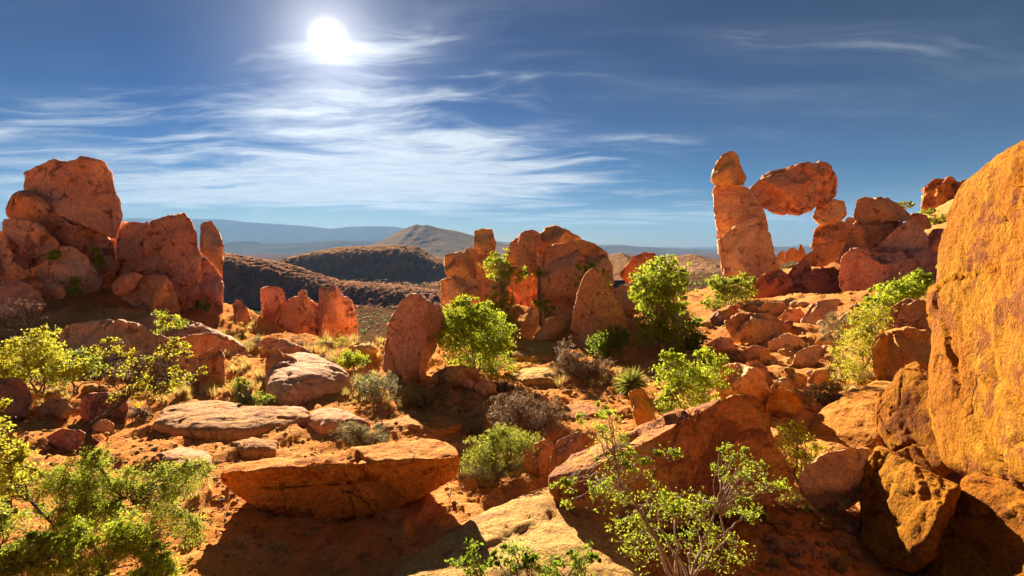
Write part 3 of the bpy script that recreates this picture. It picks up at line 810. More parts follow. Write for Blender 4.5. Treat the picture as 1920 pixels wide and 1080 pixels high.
# ------------------------------------------------------------------ foreground boulders
R('boat shaped orange boulder resting on the dirt with a dark shadow before it', [(420,897),(424,874),(480,863),(560,858),(640,846),(700,838),(770,825),(815,822),(845,835),(853,865),(846,890),(825,915),(780,940),(720,960),(650,975),(590,981),(530,971),(480,946),(440,921)], 5.9, 'boat', 0.8, e=0.55, cuts=0, rough=0.6, wcuts=[(-.1,.99,.06,0,.45),(0,-.6,.8,0,-.16)], name='boat_shaped_boulder', lift=0.0)
R('big slanting dark red boulder with a pale upper edge behind the bare bush', [(1035,892),(1050,866),(1100,846),(1160,826),(1220,796),(1260,776),(1330,751),(1400,738),(1425,741),(1440,770),(1456,840),(1482,872),(1498,898),(1482,930),(1400,960),(1300,990),(1200,1012),(1120,1018),(1080,995),(1050,955),(1037,922)], 5.7, 'rust', 0.4, e=0.5, Db=2.0, cuts=1, rough=0.65, seed=23.0, wcuts=[(-.39,.92,.12,0,.66)])
R('flaked red stone at the tip of the big slanting boulder', [(977,852),(990,838),(1020,825),(1038,830),(1040,870),(1022,894),(994,888),(979,872)], 6.9, 'purple', 0.28, e=0.48)
R('red brown rock lying against the back of the slanting boulder', [(1028,880),(1036,848),(1046,826),(1080,812),(1118,811),(1122,838),(1090,860),(1055,880),(1038,902)], 6.5, 'purple', 0.3, e=0.48)
R('tan wedge of rock propped beside the spiky yucca', [(1178,738),(1192,730),(1207,732),(1222,760),(1234,796),(1212,812),(1193,796),(1184,768)], 8.2, 'tan', 0.22, e=0.45)
slab('rock_slab', 'smooth yellow rock pavement beside the trail behind the boat shaped boulder', [(285,800),(305,772),(350,762),(400,757),(480,770),(560,775),(590,788),(530,806),(440,821),(340,818)], 0.02, 0.18, M['slab'], 8.1, rough=0.6)
slab('rock_ledge', 'thin shaded rock lip at the end of the yellow pavement', [(570,792),(590,778),(620,775),(660,784),(700,806),(650,808),(600,812)], 0.02, 0.17, M['orange'], 3.3, cat='rock ledge', n=26)
slab('rock_slab', 'grooved yellow rock slab sloping to the bottom of the frame', [(700,1130),(770,1060),(870,1000),(960,950),(1040,920),(1110,960),(1180,1030),(1230,1130),(1200,1250),(760,1250)], 0.0, 0.26, M['slab'], 6.6, cracks=2.5, strata=0.6, n=56)
slab('rock_step', 'small flat stone step set in the dirt beside the striped outcrop', [(505,772),(530,765),(570,768),(582,778),(550,785),(512,783)], 0.0, 0.09, M['orange'], 9.3, cat='rock step', n=16)

for lab, pts, m, sd in [
    ('low bedrock patch in the trail behind the boat shaped boulder', [(700,802),(760,782),(850,786),(885,800),(820,818),(740,818)], 'slab', 11.2),
    ('flat bedrock patch between the large twiggy bush and the yucca', [(1035,772),(1090,757),(1140,765),(1152,786),(1090,795)], 'slab', 12.4),
    ('flat orange bedrock patch left of the boat shaped boulder', [(280,862),(330,845),(392,850),(402,876),(340,888)], 'orange', 13.7),
    ('small bedrock step under the front edge of the yellow pavement', [(428,838),(470,827),(522,834),(516,852),(460,855)], 'slab', 14.1),
    ('worn bedrock step on the trail before the brown dry bush', [(955,702),(1000,690),(1052,697),(1042,716),(980,720)], 'tan', 15.9),
    ('pale bedrock patch beside the broad tan boulder', [(1315,604),(1360,592),(1402,598),(1392,616),(1340,620)], 'tan', 16.5)]:
    slab('bedrock_patch', lab, pts, 0.02, 0.11, M[m], sd, cat='bedrock', n=20, contact=False, rough=1.2, strata=0.5)

# ------------------------------------------------------------------ ground
for (cpx, cpy, cY, sg) in [(480, 648, 17, 1.2), (520, 655, 16.5, 1.2), (560, 655, 18.5, 1.5), (600, 655, 17.5, 1.4), (640, 652, 18.5, 1.5), (690, 652, 17.5, 1.4), (560, 648, 21, 1.5), (630, 648, 21, 1.5), (500, 640, 21.5, 1.2)]:
    q = P3(cpx, cpy, cY)
    CONTACTS.append((q[0], q[1], q[2], sg))
_C = np.array(CONTACTS)


def edgeY(u):
    """distance of the plateau edge along direction u = X/Y"""
    return np.interp(u, [-2.0, -1.0, -0.6, -0.5, -0.28, 0.0, 0.25, 0.36, 0.5, 0.9, 2.0], [40, 34, 27, 23, 15.5, 20, 25, 33, 45, 75, 75])


def h0(X, Y):
    Yc = np.maximum(Y, 0.5)
    u = np.where(Y > 0.5, X / Yc, np.sign(X) * 2.0)
    u = np.clip(u, -2, 2)
    r = np.hypot(X, Y)
    s = np.maximum(Y - edgeY(u), 0)
    wd = 1 - 0.55 * smooth(u, 0.10, 0.30) - 0.2 * smooth(u, 0.35, 0.6)
    drop = 4.0 * smooth(s, 0, 12) + 44 * (1 - np.exp(-s / 230.0))
    far = smooth(r, 500, 2500)
    drop = drop * wd * (1 - far) + 75 * far
    rise = smooth(u, 0.30, 0.85) * np.clip(Y - 8.5, 0, 14) * 0.15 + smooth(u, 0.62, 0.95) * np.clip(Y - 22.5, 0, 36) * 0.26
    rise = rise * (1 - smooth(Y, 62, 140))
    return -drop + rise


def hbase(X, Y):
    X = np.asarray(X, float)
    Y = np.asarray(Y, float)
    z = h0(X, Y)
    num = np.zeros_like(z)
    den_ = np.full_like(z, 0.35)
    for (cx_, cy_, cz_, sg) in _C:
        ww = np.exp(-((X - cx_) ** 2 + (Y - cy_) ** 2) / (2 * sg * sg))
        num += ww * (cz_ - float(h0(np.array(cx_), np.array(cy_))))
        den_ += ww
    return z + num / den_


def hgt(X, Y):
    X = np.asarray(X, float)
    Y = np.asarray(Y, float)
    sh = X.shape
    z = hbase(X, Y)
    P = np.stack([X.ravel(), Y.ravel(), np.zeros(X.size)], 1)
    r = np.hypot(P[:, 0], P[:, 1])
    amp = np.clip(r / 12.0, 0.6, 40.0)
    n1 = fbm(P * 0.55, 4) * 0.16 * np.minimum(amp, 1.6)
    n2 = fbm(P * 2.6 + 9, 4) * 0.055
    # shallow ruts washed down the slope
    n3 = -0.05 * np.clip(1 - np.abs(fbm(P * np.array([1.3, 0.6, 1]) + 4, 3)) * 7, 0, 1)
    n4 = fbm(P * 0.03 + 3, 5) * np.clip((r - 60) / 12.0, 0, 9)
    near = 1 - smooth(r, 30, 60)
    n5 = 0.085 * smooth(fbm(P * 0.9 + 2, 4), 0.04, 0.10) + 0.025 * smooth(fbm(P * 2.1 + 5, 4), 0.07, 0.13)
    n6 = 0.025 * fbm(P * 9.0, 3)
    return z + (n1 + n2 + n3 + n4 + (n5 + n6) * near).reshape(sh)


_GA = np.radians(np.linspace(-60, 60, 500))
_GR = np.linspace(math.log(1.8), math.log(480.0), 380)
_ga, _gr = np.meshgrid(_GA, np.exp(_GR), indexing='xy')
_GZ = hgt(_gr * np.sin(_ga), _gr * np.cos(_ga))


def gz(X, Y):
    """ground height by table"""
    X = np.asarray(X, float)
    Y = np.asarray(Y, float)
    a = np.clip((np.arctan2(X, Y) - _GA[0]) / (_GA[1] - _GA[0]), 0, len(_GA) - 1.001)
    r = np.clip((np.log(np.hypot(X, Y) + 1e-6) - _GR[0]) / (_GR[1] - _GR[0]), 0, len(_GR) - 1.001)
    i, j = r.astype(int), a.astype(int)
    fr, fa = r - i, a - j
    return (_GZ[i, j] * (1 - fa) + _GZ[i, j + 1] * fa) * (1 - fr) + (_GZ[i + 1, j] * (1 - fa) + _GZ[i + 1, j + 1] * fa) * fr


def hit(px, py, lo=2.2, hi=120.0):
    """ground point seen at a photo pixel"""
    Y = np.exp(np.linspace(math.log(lo), math.log(hi), 500))
    X = (px - 960) / FPX * Y
    Z = CAMH - (py - HORIZON) / FPX * Y
    d = Z - gz(X, Y)
    k = np.argmax(d < 0)
    if d[k] >= 0:
        k = len(Y) - 1
    return np.array([X[k], Y[k], float(gz(X[k], Y[k]))])


def build_ground():
    a1 = np.radians(np.concatenate([np.linspace(-180, -56, 26)[:-1], np.linspace(-56, 56, 460), np.linspace(56, 180, 26)[1:]]))
    r = np.concatenate([np.linspace(0.05, 2.4, 12)[:-1], np.exp(np.linspace(math.log(2.4), math.log(45), 300))[:-1],
                        np.exp(np.linspace(math.log(45), math.log(14000), 170))])
    A, Rr = np.meshgrid(a1, r, indexing='xy')
    X = Rr * np.sin(A)
    Y = Rr * np.cos(A)
    Z = hgt(X, Y)
    V = np.stack([X, Y, Z], -1).reshape(-1, 3)
    nr, na = Rr.shape
    i, j = np.meshgrid(np.arange(nr - 1), np.arange(na - 1), indexing='ij')
    F = np.stack([i * na + j, i * na + j + 1, (i + 1) * na + j + 1, (i + 1) * na + j], -1).reshape(-1, 4)
    o = mesh_obj('ground', V, F, M['ground'])
    tag(o, 'red desert dirt falling away to a brown scrub valley', None, kind='structure')
    return o


build_ground()


def hill(name, label, sky_pts, Y0, foot_py, depth, mat, seed, gully=0.25, gfreq=1.0, cliff=0.0, nu=160, nv=40, ybend=0.0):
    """a ridge whose crest follows the skyline at distance Y0; its near slope runs down to foot_py at Y0 - depth"""
    xs = np.array([p[0] for p in sky_pts], float)
    ys = np.array([p[1] for p in sky_pts], float)
    U = np.linspace(xs[0], xs[-1], nu)
    S = np.interp(U, xs, ys)
    T = np.concatenate([np.linspace(0, 1, nv), np.linspace(1, 0, 8)[1:]])
    side = np.concatenate([np.zeros(nv), np.ones(7)])
    V = np.zeros((len(T), nu, 3))
    for k, (t, sd) in enumerate(zip(T, side)):
        Yc = Y0 * (1 + ybend * (U - U.mean()) / 960)
        zc = CAMH - (S - HORIZON) / FPX * Yc
        if sd == 0:
            Y = Yc - depth * (1 - t)
            zf = CAMH - (foot_py - HORIZON) / FPX * Y - 0.02 * depth
            f = (1 - cliff) * t + cliff * float(smooth(np.array(t), 0.45, 0.8))
            z = zf + (zc - zf) * f
        else:
            Y = Yc + depth * (1 - t)
            z = zc - (1 - t) * 0.4 * depth
        V[k, :, 0] = (U - 960) / FPX * Yc
        V[k, :, 1] = Y
        V[k, :, 2] = z
    H = abs(V[nv - 1, :, 2].max() - V[0, :, 2].min())
    W_ = V.reshape(-1, 3)
    sc = gfreq / H
    q = np.stack([W_[:, 0] * sc, W_[:, 1] * sc * 0.35, W_[:, 2] * sc * 0.25], 1) + seed
    g = 1 - 2.2 * np.abs(fbm(q * 2.0, 4))
    tt = np.repeat(T, nu)
    body = np.sin(np.clip(tt, 0, 1) * math.pi) ** 0.7
    W_[:, 1] -= g * gully * H * body * 1.2
    W_[:, 2] += fbm(W_ * sc * 2.5 + seed, 5) * 0.25 * gully * H * (0.25 + body) + fbm(W_ * sc * 14 + seed, 3) * 0.12 * gully * H
    n0 = len(T)
    i, j = np.meshgrid(np.arange(n0 - 1), np.arange(nu - 1), indexing='ij')
    F = np.stack([i * nu + j, i * nu + j + 1, (i + 1) * nu + j + 1, (i + 1) * nu + j], -1).reshape(-1, 4)
    o = mesh_obj(name, W_, F, M[mat])
    tag(o, label, None, kind='structure')
    return o


hill('cliff_hill', 'dark brown cliff running down across the valley', [(330,468),(380,470),(420,474),(450,478),(480,484),(520,490),(560,500),(600,514),(640,526),(700,530),(760,536),(830,545),(900,552),(1000,556)], 380, 572, 70, 'cliff', 3.1, 0.5, 3.0, 0.55, 420, 70)
hill('mesa_hill', 'dark flat topped mesa beyond the cliff', [(500,492),(530,488),(560,478),(590,472),(630,464),(680,461),(720,460),(760,459),(785,463),(805,474),(822,482),(850,490),(900,500)], 760, 532, 170, 'mesa', 7.7, 0.45, 2.6, 0.4, 320, 60)
hill('mountain', 'tan pointed mountain beyond the mesa', [(640,482),(690,464),(720,448),(745,434),(770,424),(782,420),(790,423),(800,421),(820,427),(860,434),(900,445),(940,455),(1000,466),(1060,474)], 3200, 486, 900, 'peak', 1.3, 0.12, 1.4, 0.0, 260, 50)
hill('near_hill', 'brown scrub hill to the right of the middle outcrop', [(1080,500),(1110,486),(1140,478),(1165,474),(1190,482),(1230,488),(1270,480),(1300,476),(1330,484),(1370,492),(1430,498),(1500,500)], 420, 520, 90, 'mesa', 4.9, 0.22, 1.8, 0.0, 220, 40)
hill('distant_plain', 'low dark mesas on the hazy plain', [(-300,462),(100,460),(330,458),(420,458),(440,452),(475,452),(500,458),(560,455),(640,450),(700,452),(760,462),(960,466),(1100,462),(1160,460),(1240,465),(1330,468),(1420,462),(1700,466),(2200,462)], 5500, 484, 1500, 'plain', 2.2, 0.06, 1.0, 0.0, 400, 24)
hill('far_range', 'blue mountain range fading in haze along the horizon', [(-700,430),(-200,420),(100,412),(230,410),(260,408),(300,411),(360,410),(420,411),(460,416),(520,420),(580,424),(620,429),(650,425),(700,424),(740,425),(800,434),(900,450),(1000,457),(1100,459),(1160,458),(1200,462),(1280,464),(1340,463),(1420,466),(1480,462),(1500,458),(1530,466),(1700,462),(1900,458),(2400,440)], 11000, 470, 2500, 'range', 5.5, 0.05, 1.0, 0.0, 500, 24)
# ------------------------------------------------------------------ plants
def tubes(paths, sides=5):
    """paths: list of (pts (n,3), radii (n,)) -> one tapered tube mesh"""
    VV, FF, base = [], [], 0
    ang = np.linspace(0, 2 * math.pi, sides, endpoint=False)
    for pts, rad in paths:
        pts = np.asarray(pts, float)
        n = len(pts)
        d = np.gradient(pts, axis=0)
        d /= np.linalg.norm(d, axis=1)[:, None] + 1e-9
        ref = np.array([0.31, 0.92, 0.21])
        a = np.cross(d, ref)
        a /= np.linalg.norm(a, axis=1)[:, None] + 1e-9
        b = np.cross(d, a)
        ring = pts[:, None] + (a[:, None] * np.cos(ang)[None, :, None] + b[:, None] * np.sin(ang)[None, :, None]) * np.asarray(rad)[:, None, None]
        VV.append(ring.reshape(-1, 3))
        i, j = np.meshgrid(np.arange(n - 1), np.arange(sides), indexing='ij')
        k = (j + 1) % sides
        FF.append(np.stack([i * sides + j, i * sides + k, (i + 1) * sides + k, (i + 1) * sides + j], -1).reshape(-1, 4) + base)
        base += n * sides
    return np.concatenate(VV), np.concatenate(FF)


def bend(a, b, rng, wob=0.12, n=7, up=0.2):
    t = np.linspace(0, 1, n)[:, None]
    L = np.linalg.norm(b - a)
    mid = (a + b) / 2 + rng.normal(size=3) * L * wob + np.array([0, 0, up * L])
    p = (1 - t) ** 2 * a + 2 * t * (1 - t) * mid + t * t * b
    p[1:-1] += rng.normal(size=(n - 2, 3)) * L * wob * 0.22
    return p


def leaves(C, length, width, rng, up=0.35, droop=None):
    """folded rhombic leaves at points C -> V, F (quads)"""
    n = len(C)
    a = rng.normal(size=(n, 3))
    a /= np.linalg.norm(a, axis=1)[:, None]
    nn = rng.normal(size=(n, 3)) + np.array([0, 0, up * 2])
    b = np.cross(a, nn)
    b /= np.linalg.norm(b, axis=1)[:, None] + 1e-9
    c = np.cross(a, b)
    L = (length * rng.uniform(0.6, 1.25, n))[:, None]
    Wd = (width * rng.uniform(0.7, 1.2, n))[:, None]
    v0 = C - a * L * 0.5
    v2 = C + a * L * 0.5
    v1 = C + b * Wd * 0.5 + c * Wd * 0.18 - a * L * 0.05
    v3 = C - b * Wd * 0.5 + c * Wd * 0.18 - a * L * 0.05
    V = np.stack([v0, v1, v2, v3], 1).reshape(-1, 3)
    F = np.arange(4 * n).reshape(-1, 4)
    return V, F


def plant(name, label, cat, base, lobes, leaf, n, mat, bark='bark', stem_r=0.02, seed=1, Y=None, nstem=26, clump=0.2, up=0.35,
          parts=('foliage', 'stems'), aspect=0.5, sink=0.06, group=None, trunk=None):
    """leafy plant: lobes are (px, py, rx, ry) in photo pixels at distance Y; leaf in metres; base photo pixel on the ground"""
    rng = np.random.RandomState(seed)
    if Y is None:
        B = hit(*base)
    else:
        X = (base[0] - 960) / FPX * Y
        B = np.array([X, Y, float(gz(np.array([X]), np.array([Y]))[0])])
        zp = CAMH - (base[1] - HORIZON) / FPX * Y
        if abs(zp - B[2]) > 0.25 or True:
            B[2] = max(zp, B[2]) if zp > B[2] + 0.3 else B[2]
    Yb = B[1]
    s = Yb / FPX
    root = empty(name, B)
    tag(root, label, cat, group)
    sat = []
    for (lx, ly, rx, ry) in lobes:
        for _ in range(3):
            a_ = rng.uniform(0, 6.28)
            sat.append((lx + math.cos(a_) * rx * rng.uniform(0.8, 1.1), ly - abs(math.sin(a_)) * ry * rng.uniform(0.7, 1.15), rx * rng.uniform(0.22, 0.4), ry * rng.uniform(0.22, 0.45)))
    lobes = list(lobes) + sat
    areas = np.array([l[2] * l[3] for l in lobes], float)
    areas /= areas.sum()
    pts, stems = [], []
    B0 = B - np.array([0, 0, sink])
    trunks = []
    if trunk:
        tp = np.array([P3(px, py, Yb) + np.array([0, o, 0]) for (px, py, o) in trunk])
        tp[0] = B0
        tt = np.linspace(0, 1, len(tp))
        t2 = np.linspace(0, 1, len(tp) * 4)
        tp = np.stack([np.interp(t2, tt, tp[:, k]) for k in range(3)], 1)
        tp[2:-1] += rng.normal(size=(len(tp) - 3, 3)) * stem_r * 0.5
        trunks.append((tp, np.linspace(stem_r * 2.2, stem_r * 0.8, len(tp))))
    nmain = len(lobes) - len(sat)
    boughs = []
    if not trunk:
        for k in range(max(3, min(9, nmain))):
            lx, ly, rx, ry = lobes[k % nmain]
            tgt = P3(lx, ly, Yb) + rng.normal(size=3) * rx * s * 0.35
            tgt = B0 + (tgt - B0) * rng.uniform(0.55, 0.8)
            pa = bend(B0 + rng.normal(size=3) * np.array([1, 1, 0]) * stem_r * 2, tgt, rng, 0.13, 9, 0.10)
            boughs.append(pa)
            trunks.append((pa, np.linspace(stem_r * rng.uniform(0.7, 1.1), stem_r * 0.4, 9)))
    for li, ((lx, ly, rx, ry), ar) in enumerate(zip(lobes, areas)):
        c = P3(lx, ly, Yb) + np.array([0, rng.uniform(-0.25, 0.25) * rx * s, 0])
        rad = np.array([rx, 0.5 * (rx + min(rx, ry)), ry]) * s
        nc = max(4, int(n * ar / 30))
        d = rng.normal(size=(nc, 3))
        d /= np.linalg.norm(d, axis=1)[:, None]
        rr = rng.uniform(0.12, 1.0, nc) ** 0.45
        lump = 1 + 1.15 * fbm(d * 1.9 + seed * 3.3, 2)[:, None]
        cc = c + d * rr[:, None] * rad * lump
        k = rng.randint(14, 46, nc)
        own = np.repeat(np.arange(nc), k)
        sp = clump * rad.mean() * rng.uniform(0.5, 1.2, nc)
        p = cc[own] + rng.normal(size=(len(own), 3)) * sp[own][:, None] * np.array([1, 1, 0.7])
        pts.append(p)
        ns = max(1, int(nstem * ar + 0.5))
        for q in cc[rng.permutation(nc)[:ns]]:
            if trunk:
                tp = trunks[0][0]
                src = tp[rng.randint(int(len(tp) * 0.45), len(tp))]
            else:
                cand = np.concatenate([b_[2:] for b_ in boughs])
                src = cand[np.argsort(((cand - q) ** 2).sum(1))[rng.randint(0, 4)]]
            pa = bend(src, q, rng, 0.10, 8, 0.12)
            r0 = stem_r * rng.uniform(0.25, 0.5)
            stems.append((pa, np.linspace(r0, r0 * 0.22, 8)))
            for _ in range(2):
                a = pa[rng.randint(3, 7)]
                e_ = q + rng.normal(size=3) * rad * 0.35
                stems.append((bend(a, e_, rng, 0.12, 5, 0.05), np.linspace(r0 * 0.4, r0 * 0.12, 5)))
    Cp = np.concatenate(pts)
    ground_z = gz(Cp[:, 0], Cp[:, 1])
    Cp = Cp[Cp[:, 2] > ground_z + 0.01]
    V, F = leaves(Cp, leaf, leaf * aspect, rng, up)
    f = mesh_obj(parts[0], V, F, M[mat], parent=root, smooth_shade=False, origin=B)
    f['kind'] = 'stuff'
    V, F = tubes(stems + trunks, 5)
    mesh_obj(parts[1], V, F, M[bark], parent=root, origin=B)
    return root


TC = ('crown', 'trunk')
plant('leafy_bush', 'large rounded lime green bush beside the tall leaning monolith', 'bush', (890, 700), [(882,612,62,42),(842,620,36,40),(928,632,36,42),(888,660,72,36),(866,588,28,20),(905,594,32,22)], 0.064, 19000, 'leaf_lime', seed=11, nstem=60, clump=0.16)
plant('dark_shrub', 'dark green shrub at the foot of the large lime bush', 'shrub', (935, 700), [(935,685,28,16),(905,688,24,14)], 0.05, 2200, 'leaf_olive', seed=12)
plant('small_tree', 'slender small tree with a lime crown before the stacked pillar', 'tree', (945, 600), [(940,505,26,26),(965,515,22,16),(925,490,14,14),(935,560,22,32),(950,590,16,26)], 0.085, 4600, 'leaf_lime', seed=13, parts=TC, trunk=[(945,610,0),(942,560,0),(944,520,0),(940,500,0)], stem_r=0.05, Y=17.2, bark='bark_pale')
plant('bright_tree', 'bright lime green tree standing right of the triangular boulder', 'tree', (1242, 660), [(1235,520,48,34),(1262,535,34,30),(1205,550,26,30),(1235,575,46,36),(1220,620,36,30),(1255,620,36,34),(1240,500,24,16)], 0.085, 16000, 'leaf_lime', seed=14, parts=TC, trunk=[(1242,665,0),(1240,620,0),(1235,570,0),(1238,520,0)], stem_r=0.06, Y=14.2, nstem=60, bark='bark_pale', clump=0.15)
plant('dark_shrub', 'dark shadowed shrub behind the foot of the bright green tree', 'shrub', (1285, 655), [(1285,620,32,32),(1300,640,24,20)], 0.07, 4500, 'leaf_green', seed=15, Y=14.8)
plant('leafy_bush', 'low green bush at the foot of the triangular boulder', 'bush', (1145, 675), [(1140,648,34,24),(1160,632,18,20)], 0.065, 4200, 'leaf_green', seed=16)
plant('leafy_bush', 'airy lime bush behind the pale edge of the slanting boulder', 'bush', (1290, 790), [(1265,700,32,40),(1330,695,36,36),(1290,740,50,36),(1250,755,24,24),(1262,670,20,16)], 0.05, 8500, 'leaf_lime', seed=17, Y=8.0, nstem=40)
plant('dry_bush', 'dry brown bush beside the trail below the triangular boulder', 'bush', (1090, 715), [(1085,690,44,22),(1125,690,24,20),(1060,660,18,24)], 0.06, 5200, 'leaf_dry', seed=18, aspect=0.2)
plant('dry_bush', 'large brown twiggy bush in the middle of the dirt', 'bush', (985, 812), [(985,780,60,34),(960,770,36,30),(1030,790,34,24)], 0.055, 8500, 'leaf_dry', seed=19, aspect=0.16, nstem=70, bark='bark_dark')
plant('scrub_bush', 'yellow green spiky scrub bush in front of the large twiggy bush', 'bush', (930, 905), [(940,845,52,34),(905,868,40,34),(965,830,40,24)], 0.05, 9000, 'leaf_olive', seed=20, aspect=0.16, nstem=80)
plant('grey_bush', 'grey twig mound at the foot of the yellow green scrub bush', 'bush', (915, 905), [(912,885,46,18),(950,888,36,16)], 0.04, 3200, 'leaf_sage', seed=21, aspect=0.16, Y=6.5)
plant('sage_bush', 'pale sage bush at the foot of the tall leaning monolith', 'bush', (715, 750), [(715,722,40,22),(685,718,22,16)], 0.05, 4600, 'leaf_sage', seed=22, aspect=0.22)
plant('green_bush', 'small fresh green bush left of the tall leaning monolith', 'bush', (660, 695), [(660,676,26,16),(645,685,14,10)], 0.055, 2600, 'leaf_lime', seed=23)
plant('sage_bush', 'sage bush spreading towards the turtle shaped boulder', 'bush', (785, 765), [(785,744,42,20),(820,740,24,14)], 0.045, 4400, 'leaf_sage', seed=24, aspect=0.22)
plant('green_bush', 'low olive bush between the sage bushes and the striped outcrop', 'bush', (690, 735), [(690,722,24,16)], 0.05, 2200, 'leaf_olive', seed=25)
plant('dry_bush', 'dead straw coloured bush on the lip of the yellow pavement', 'bush', (680, 835), [(660,815,40,18),(700,820,42,16)], 0.05, 3600, 'leaf_sage', seed=26, aspect=0.14, bark='bark_dark', nstem=60)
plant('small_shrub', 'small green shrub beside the prickly pear', 'shrub', (490, 768), [(490,752,20,14)], 0.035, 1400, 'leaf_olive', seed=27)
plant('leafy_bush', 'yellow green bush at the frame edge below the smooth boulder', 'bush', (75, 730), [(70,650,40,34),(30,680,40,36),(10,710,40,30),(110,690,34,30)], 0.055, 9000, 'leaf_yellow', seed=28, Y=9.8, nstem=50)
plant('sage_bush', 'olive bush beside the long low brown ledge', 'bush', (140, 720), [(135,680,34,24),(170,690,26,20),(110,705,30,18)], 0.05, 5200, 'leaf_olive', seed=29, Y=10.3)
plant('bare_shrub', 'bare reddish twig shrub at the frame edge under the smooth boulder', 'shrub', (35, 640), [(30,600,40,36),(55,590,30,26)], 0.03, 260, 'leaf_dry', seed=30, Y=13.0, nstem=90, bark='bark_dark', aspect=0.2, parts=('twig_tips', 'stems'))
plant('sapling', 'crooked bare trunk sapling leaning over the thicket with sparse yellow leaves', 'sapling', (140, 960), [(250,690,38,26),(330,660,40,20),(215,650,30,14),(290,735,46,26),(350,700,34,16),(235,745,26,20),(320,606,20,14),(180,665,20,12)], 0.027, 2200, 'leaf_yellow', seed=31, parts=TC, trunk=[(140,970,0),(152,900,0),(165,830,0),(162,800,.05),(195,775,.1),(235,735,.15),(285,745,.2),(300,700,.2)], stem_r=0.015, Y=5.0, nstem=34, clump=0.22, bark='bark_dark')
_r = np.random.RandomState(4)


def scatter_lobes(poly_top, x0, x1, y1, n, r0, r1):
    out = []
    for _ in range(n):
        x = _r.uniform(x0, x1)
        t_ = np.interp(x, [q[0] for q in poly_top], [q[1] for q in poly_top])
        r_ = _r.uniform(r0, r1)
        out.append((x, _r.uniform(t_ + r_, y1), r_, r_ * _r.uniform(0.6, 1.0)))
    return out


plant('thicket_bush', 'tall olive thicket filling the lower corner behind the bright bush', 'bush', (130, 1010), scatter_lobes([(-30,800),(60,810),(140,850),(220,800),(300,850),(390,860)], -30, 370, 1000, 34, 14, 34), 0.027, 36000, 'leaf_olive', seed=32, Y=4.6, nstem=170, aspect=0.34, clump=0.45, bark='bark_dark', stem_r=0.014)
plant('bright_bush', 'bright green feathery bush at the bottom corner of the frame', 'bush', (170, 1100), scatter_lobes([(20,1010),(120,960),(200,950),(290,980),(320,1020)], 20, 310, 1085, 22, 18, 36), 0.026, 21000, 'leaf_lime', seed=33, Y=4.0, nstem=90, aspect=0.36, clump=0.4, stem_r=0.012)
plant('thicket_bush', 'dark olive bush hugging the frame edge under the yellowing shrub', 'bush', (20, 1110), scatter_lobes([(-60,930),(40,950),(110,1000)], -60, 110, 1090, 14, 18, 36), 0.034, 8000, 'leaf_olive', seed=44, Y=3.8, nstem=70, aspect=0.34, clump=0.4, bark='bark_dark', stem_r=0.012)
plant('yellow_shrub', 'yellowing shrub at the frame edge above the bright feathery bush', 'shrub', (10, 960), [(0,860,40,50),(20,900,40,40),(-10,800,30,40)], 0.032, 3600, 'leaf_yellow', seed=34, Y=4.4)
plant('open_shrub', 'open leafy shrub with pale arching branches before the slanting boulder', 'shrub', (1290, 1100), [(1120,790,34,26),(1150,850,34,40),(1190,880,44,18),(1250,860,36,14),(1390,880,48,28),(1430,910,40,28),(1370,850,30,14),(1230,950,46,30),(1300,960,46,34),(1060,920,28,20),(1150,930,40,34),(1400,960,36,22),(1200,1010,60,40),(1330,1030,60,36)], 0.026, 5200, 'leaf_fresh', seed=35, Y=3.9, nstem=80, clump=0.3, bark='bark_pale', stem_r=0.016)
plant('fringe_shrub', 'dark green sprigs rising from the bottom edge over the yellow slab', 'shrub', (950, 1130), [(890,1060,40,26),(960,1045,36,26),(1020,1060,40,24),(1090,1060,30,26)], 0.03, 2600, 'leaf_green', seed=36, Y=3.7, stem_r=0.012)
plant('low_bush', 'sparse yellow green bush right of the slanting boulder', 'bush', (1500, 930), [(1490,840,40,36),(1520,870,36,36),(1480,810,26,20),(1510,920,40,24)], 0.036, 4200, 'leaf_yellow', seed=37, Y=6.6)
plant('dusty_bush', 'dusty green bush at the foot of the leaning slab pillar', 'bush', (1370, 592), [(1370,555,38,30),(1355,535,26,20),(1395,535,22,20),(1340,570,22,18)], 0.11, 6500, 'leaf_olive', seed=38, Y=23.0)
plant('leafy_bush', 'lime bush before the angular red block', 'bush', (1700, 600), [(1715,540,36,26),(1680,555,34,28),(1650,580,30,28),(1730,530,24,20)], 0.08, 7500, 'leaf_lime', seed=39, Y=13.6)
plant('olive_bush', 'tall straggling olive bush between the slope stones and the pale yellow boulder', 'bush', (1620, 735), [(1625,620,36,34),(1605,660,40,36),(1600,705,46,30),(1640,590,26,20)], 0.06, 8500, 'leaf_yellow', seed=40, Y=10.6, nstem=60, aspect=0.3)
plant('dry_bush', 'grey dry bush beside the flat tilted rock on the slope', 'bush', (1560, 650), [(1565,625,26,26),(1575,600,20,18)], 0.06, 3400, 'leaf_sage', seed=41, aspect=0.2, Y=13.5)
plant('ridge_bush', 'dark green bush below the far ridge beside the wall boulder', 'bush', (1765, 450), [(1760,425,26,20),(1745,405,16,14)], 0.16, 2600, 'leaf_olive', seed=42, Y=36.0)
plant('ridge_bush', 'small round bush on the skyline above the orange capstone', 'bush', (1697, 395), [(1696,386,14,8)], 0.16, 500, 'leaf_olive', seed=43, Y=40.0)
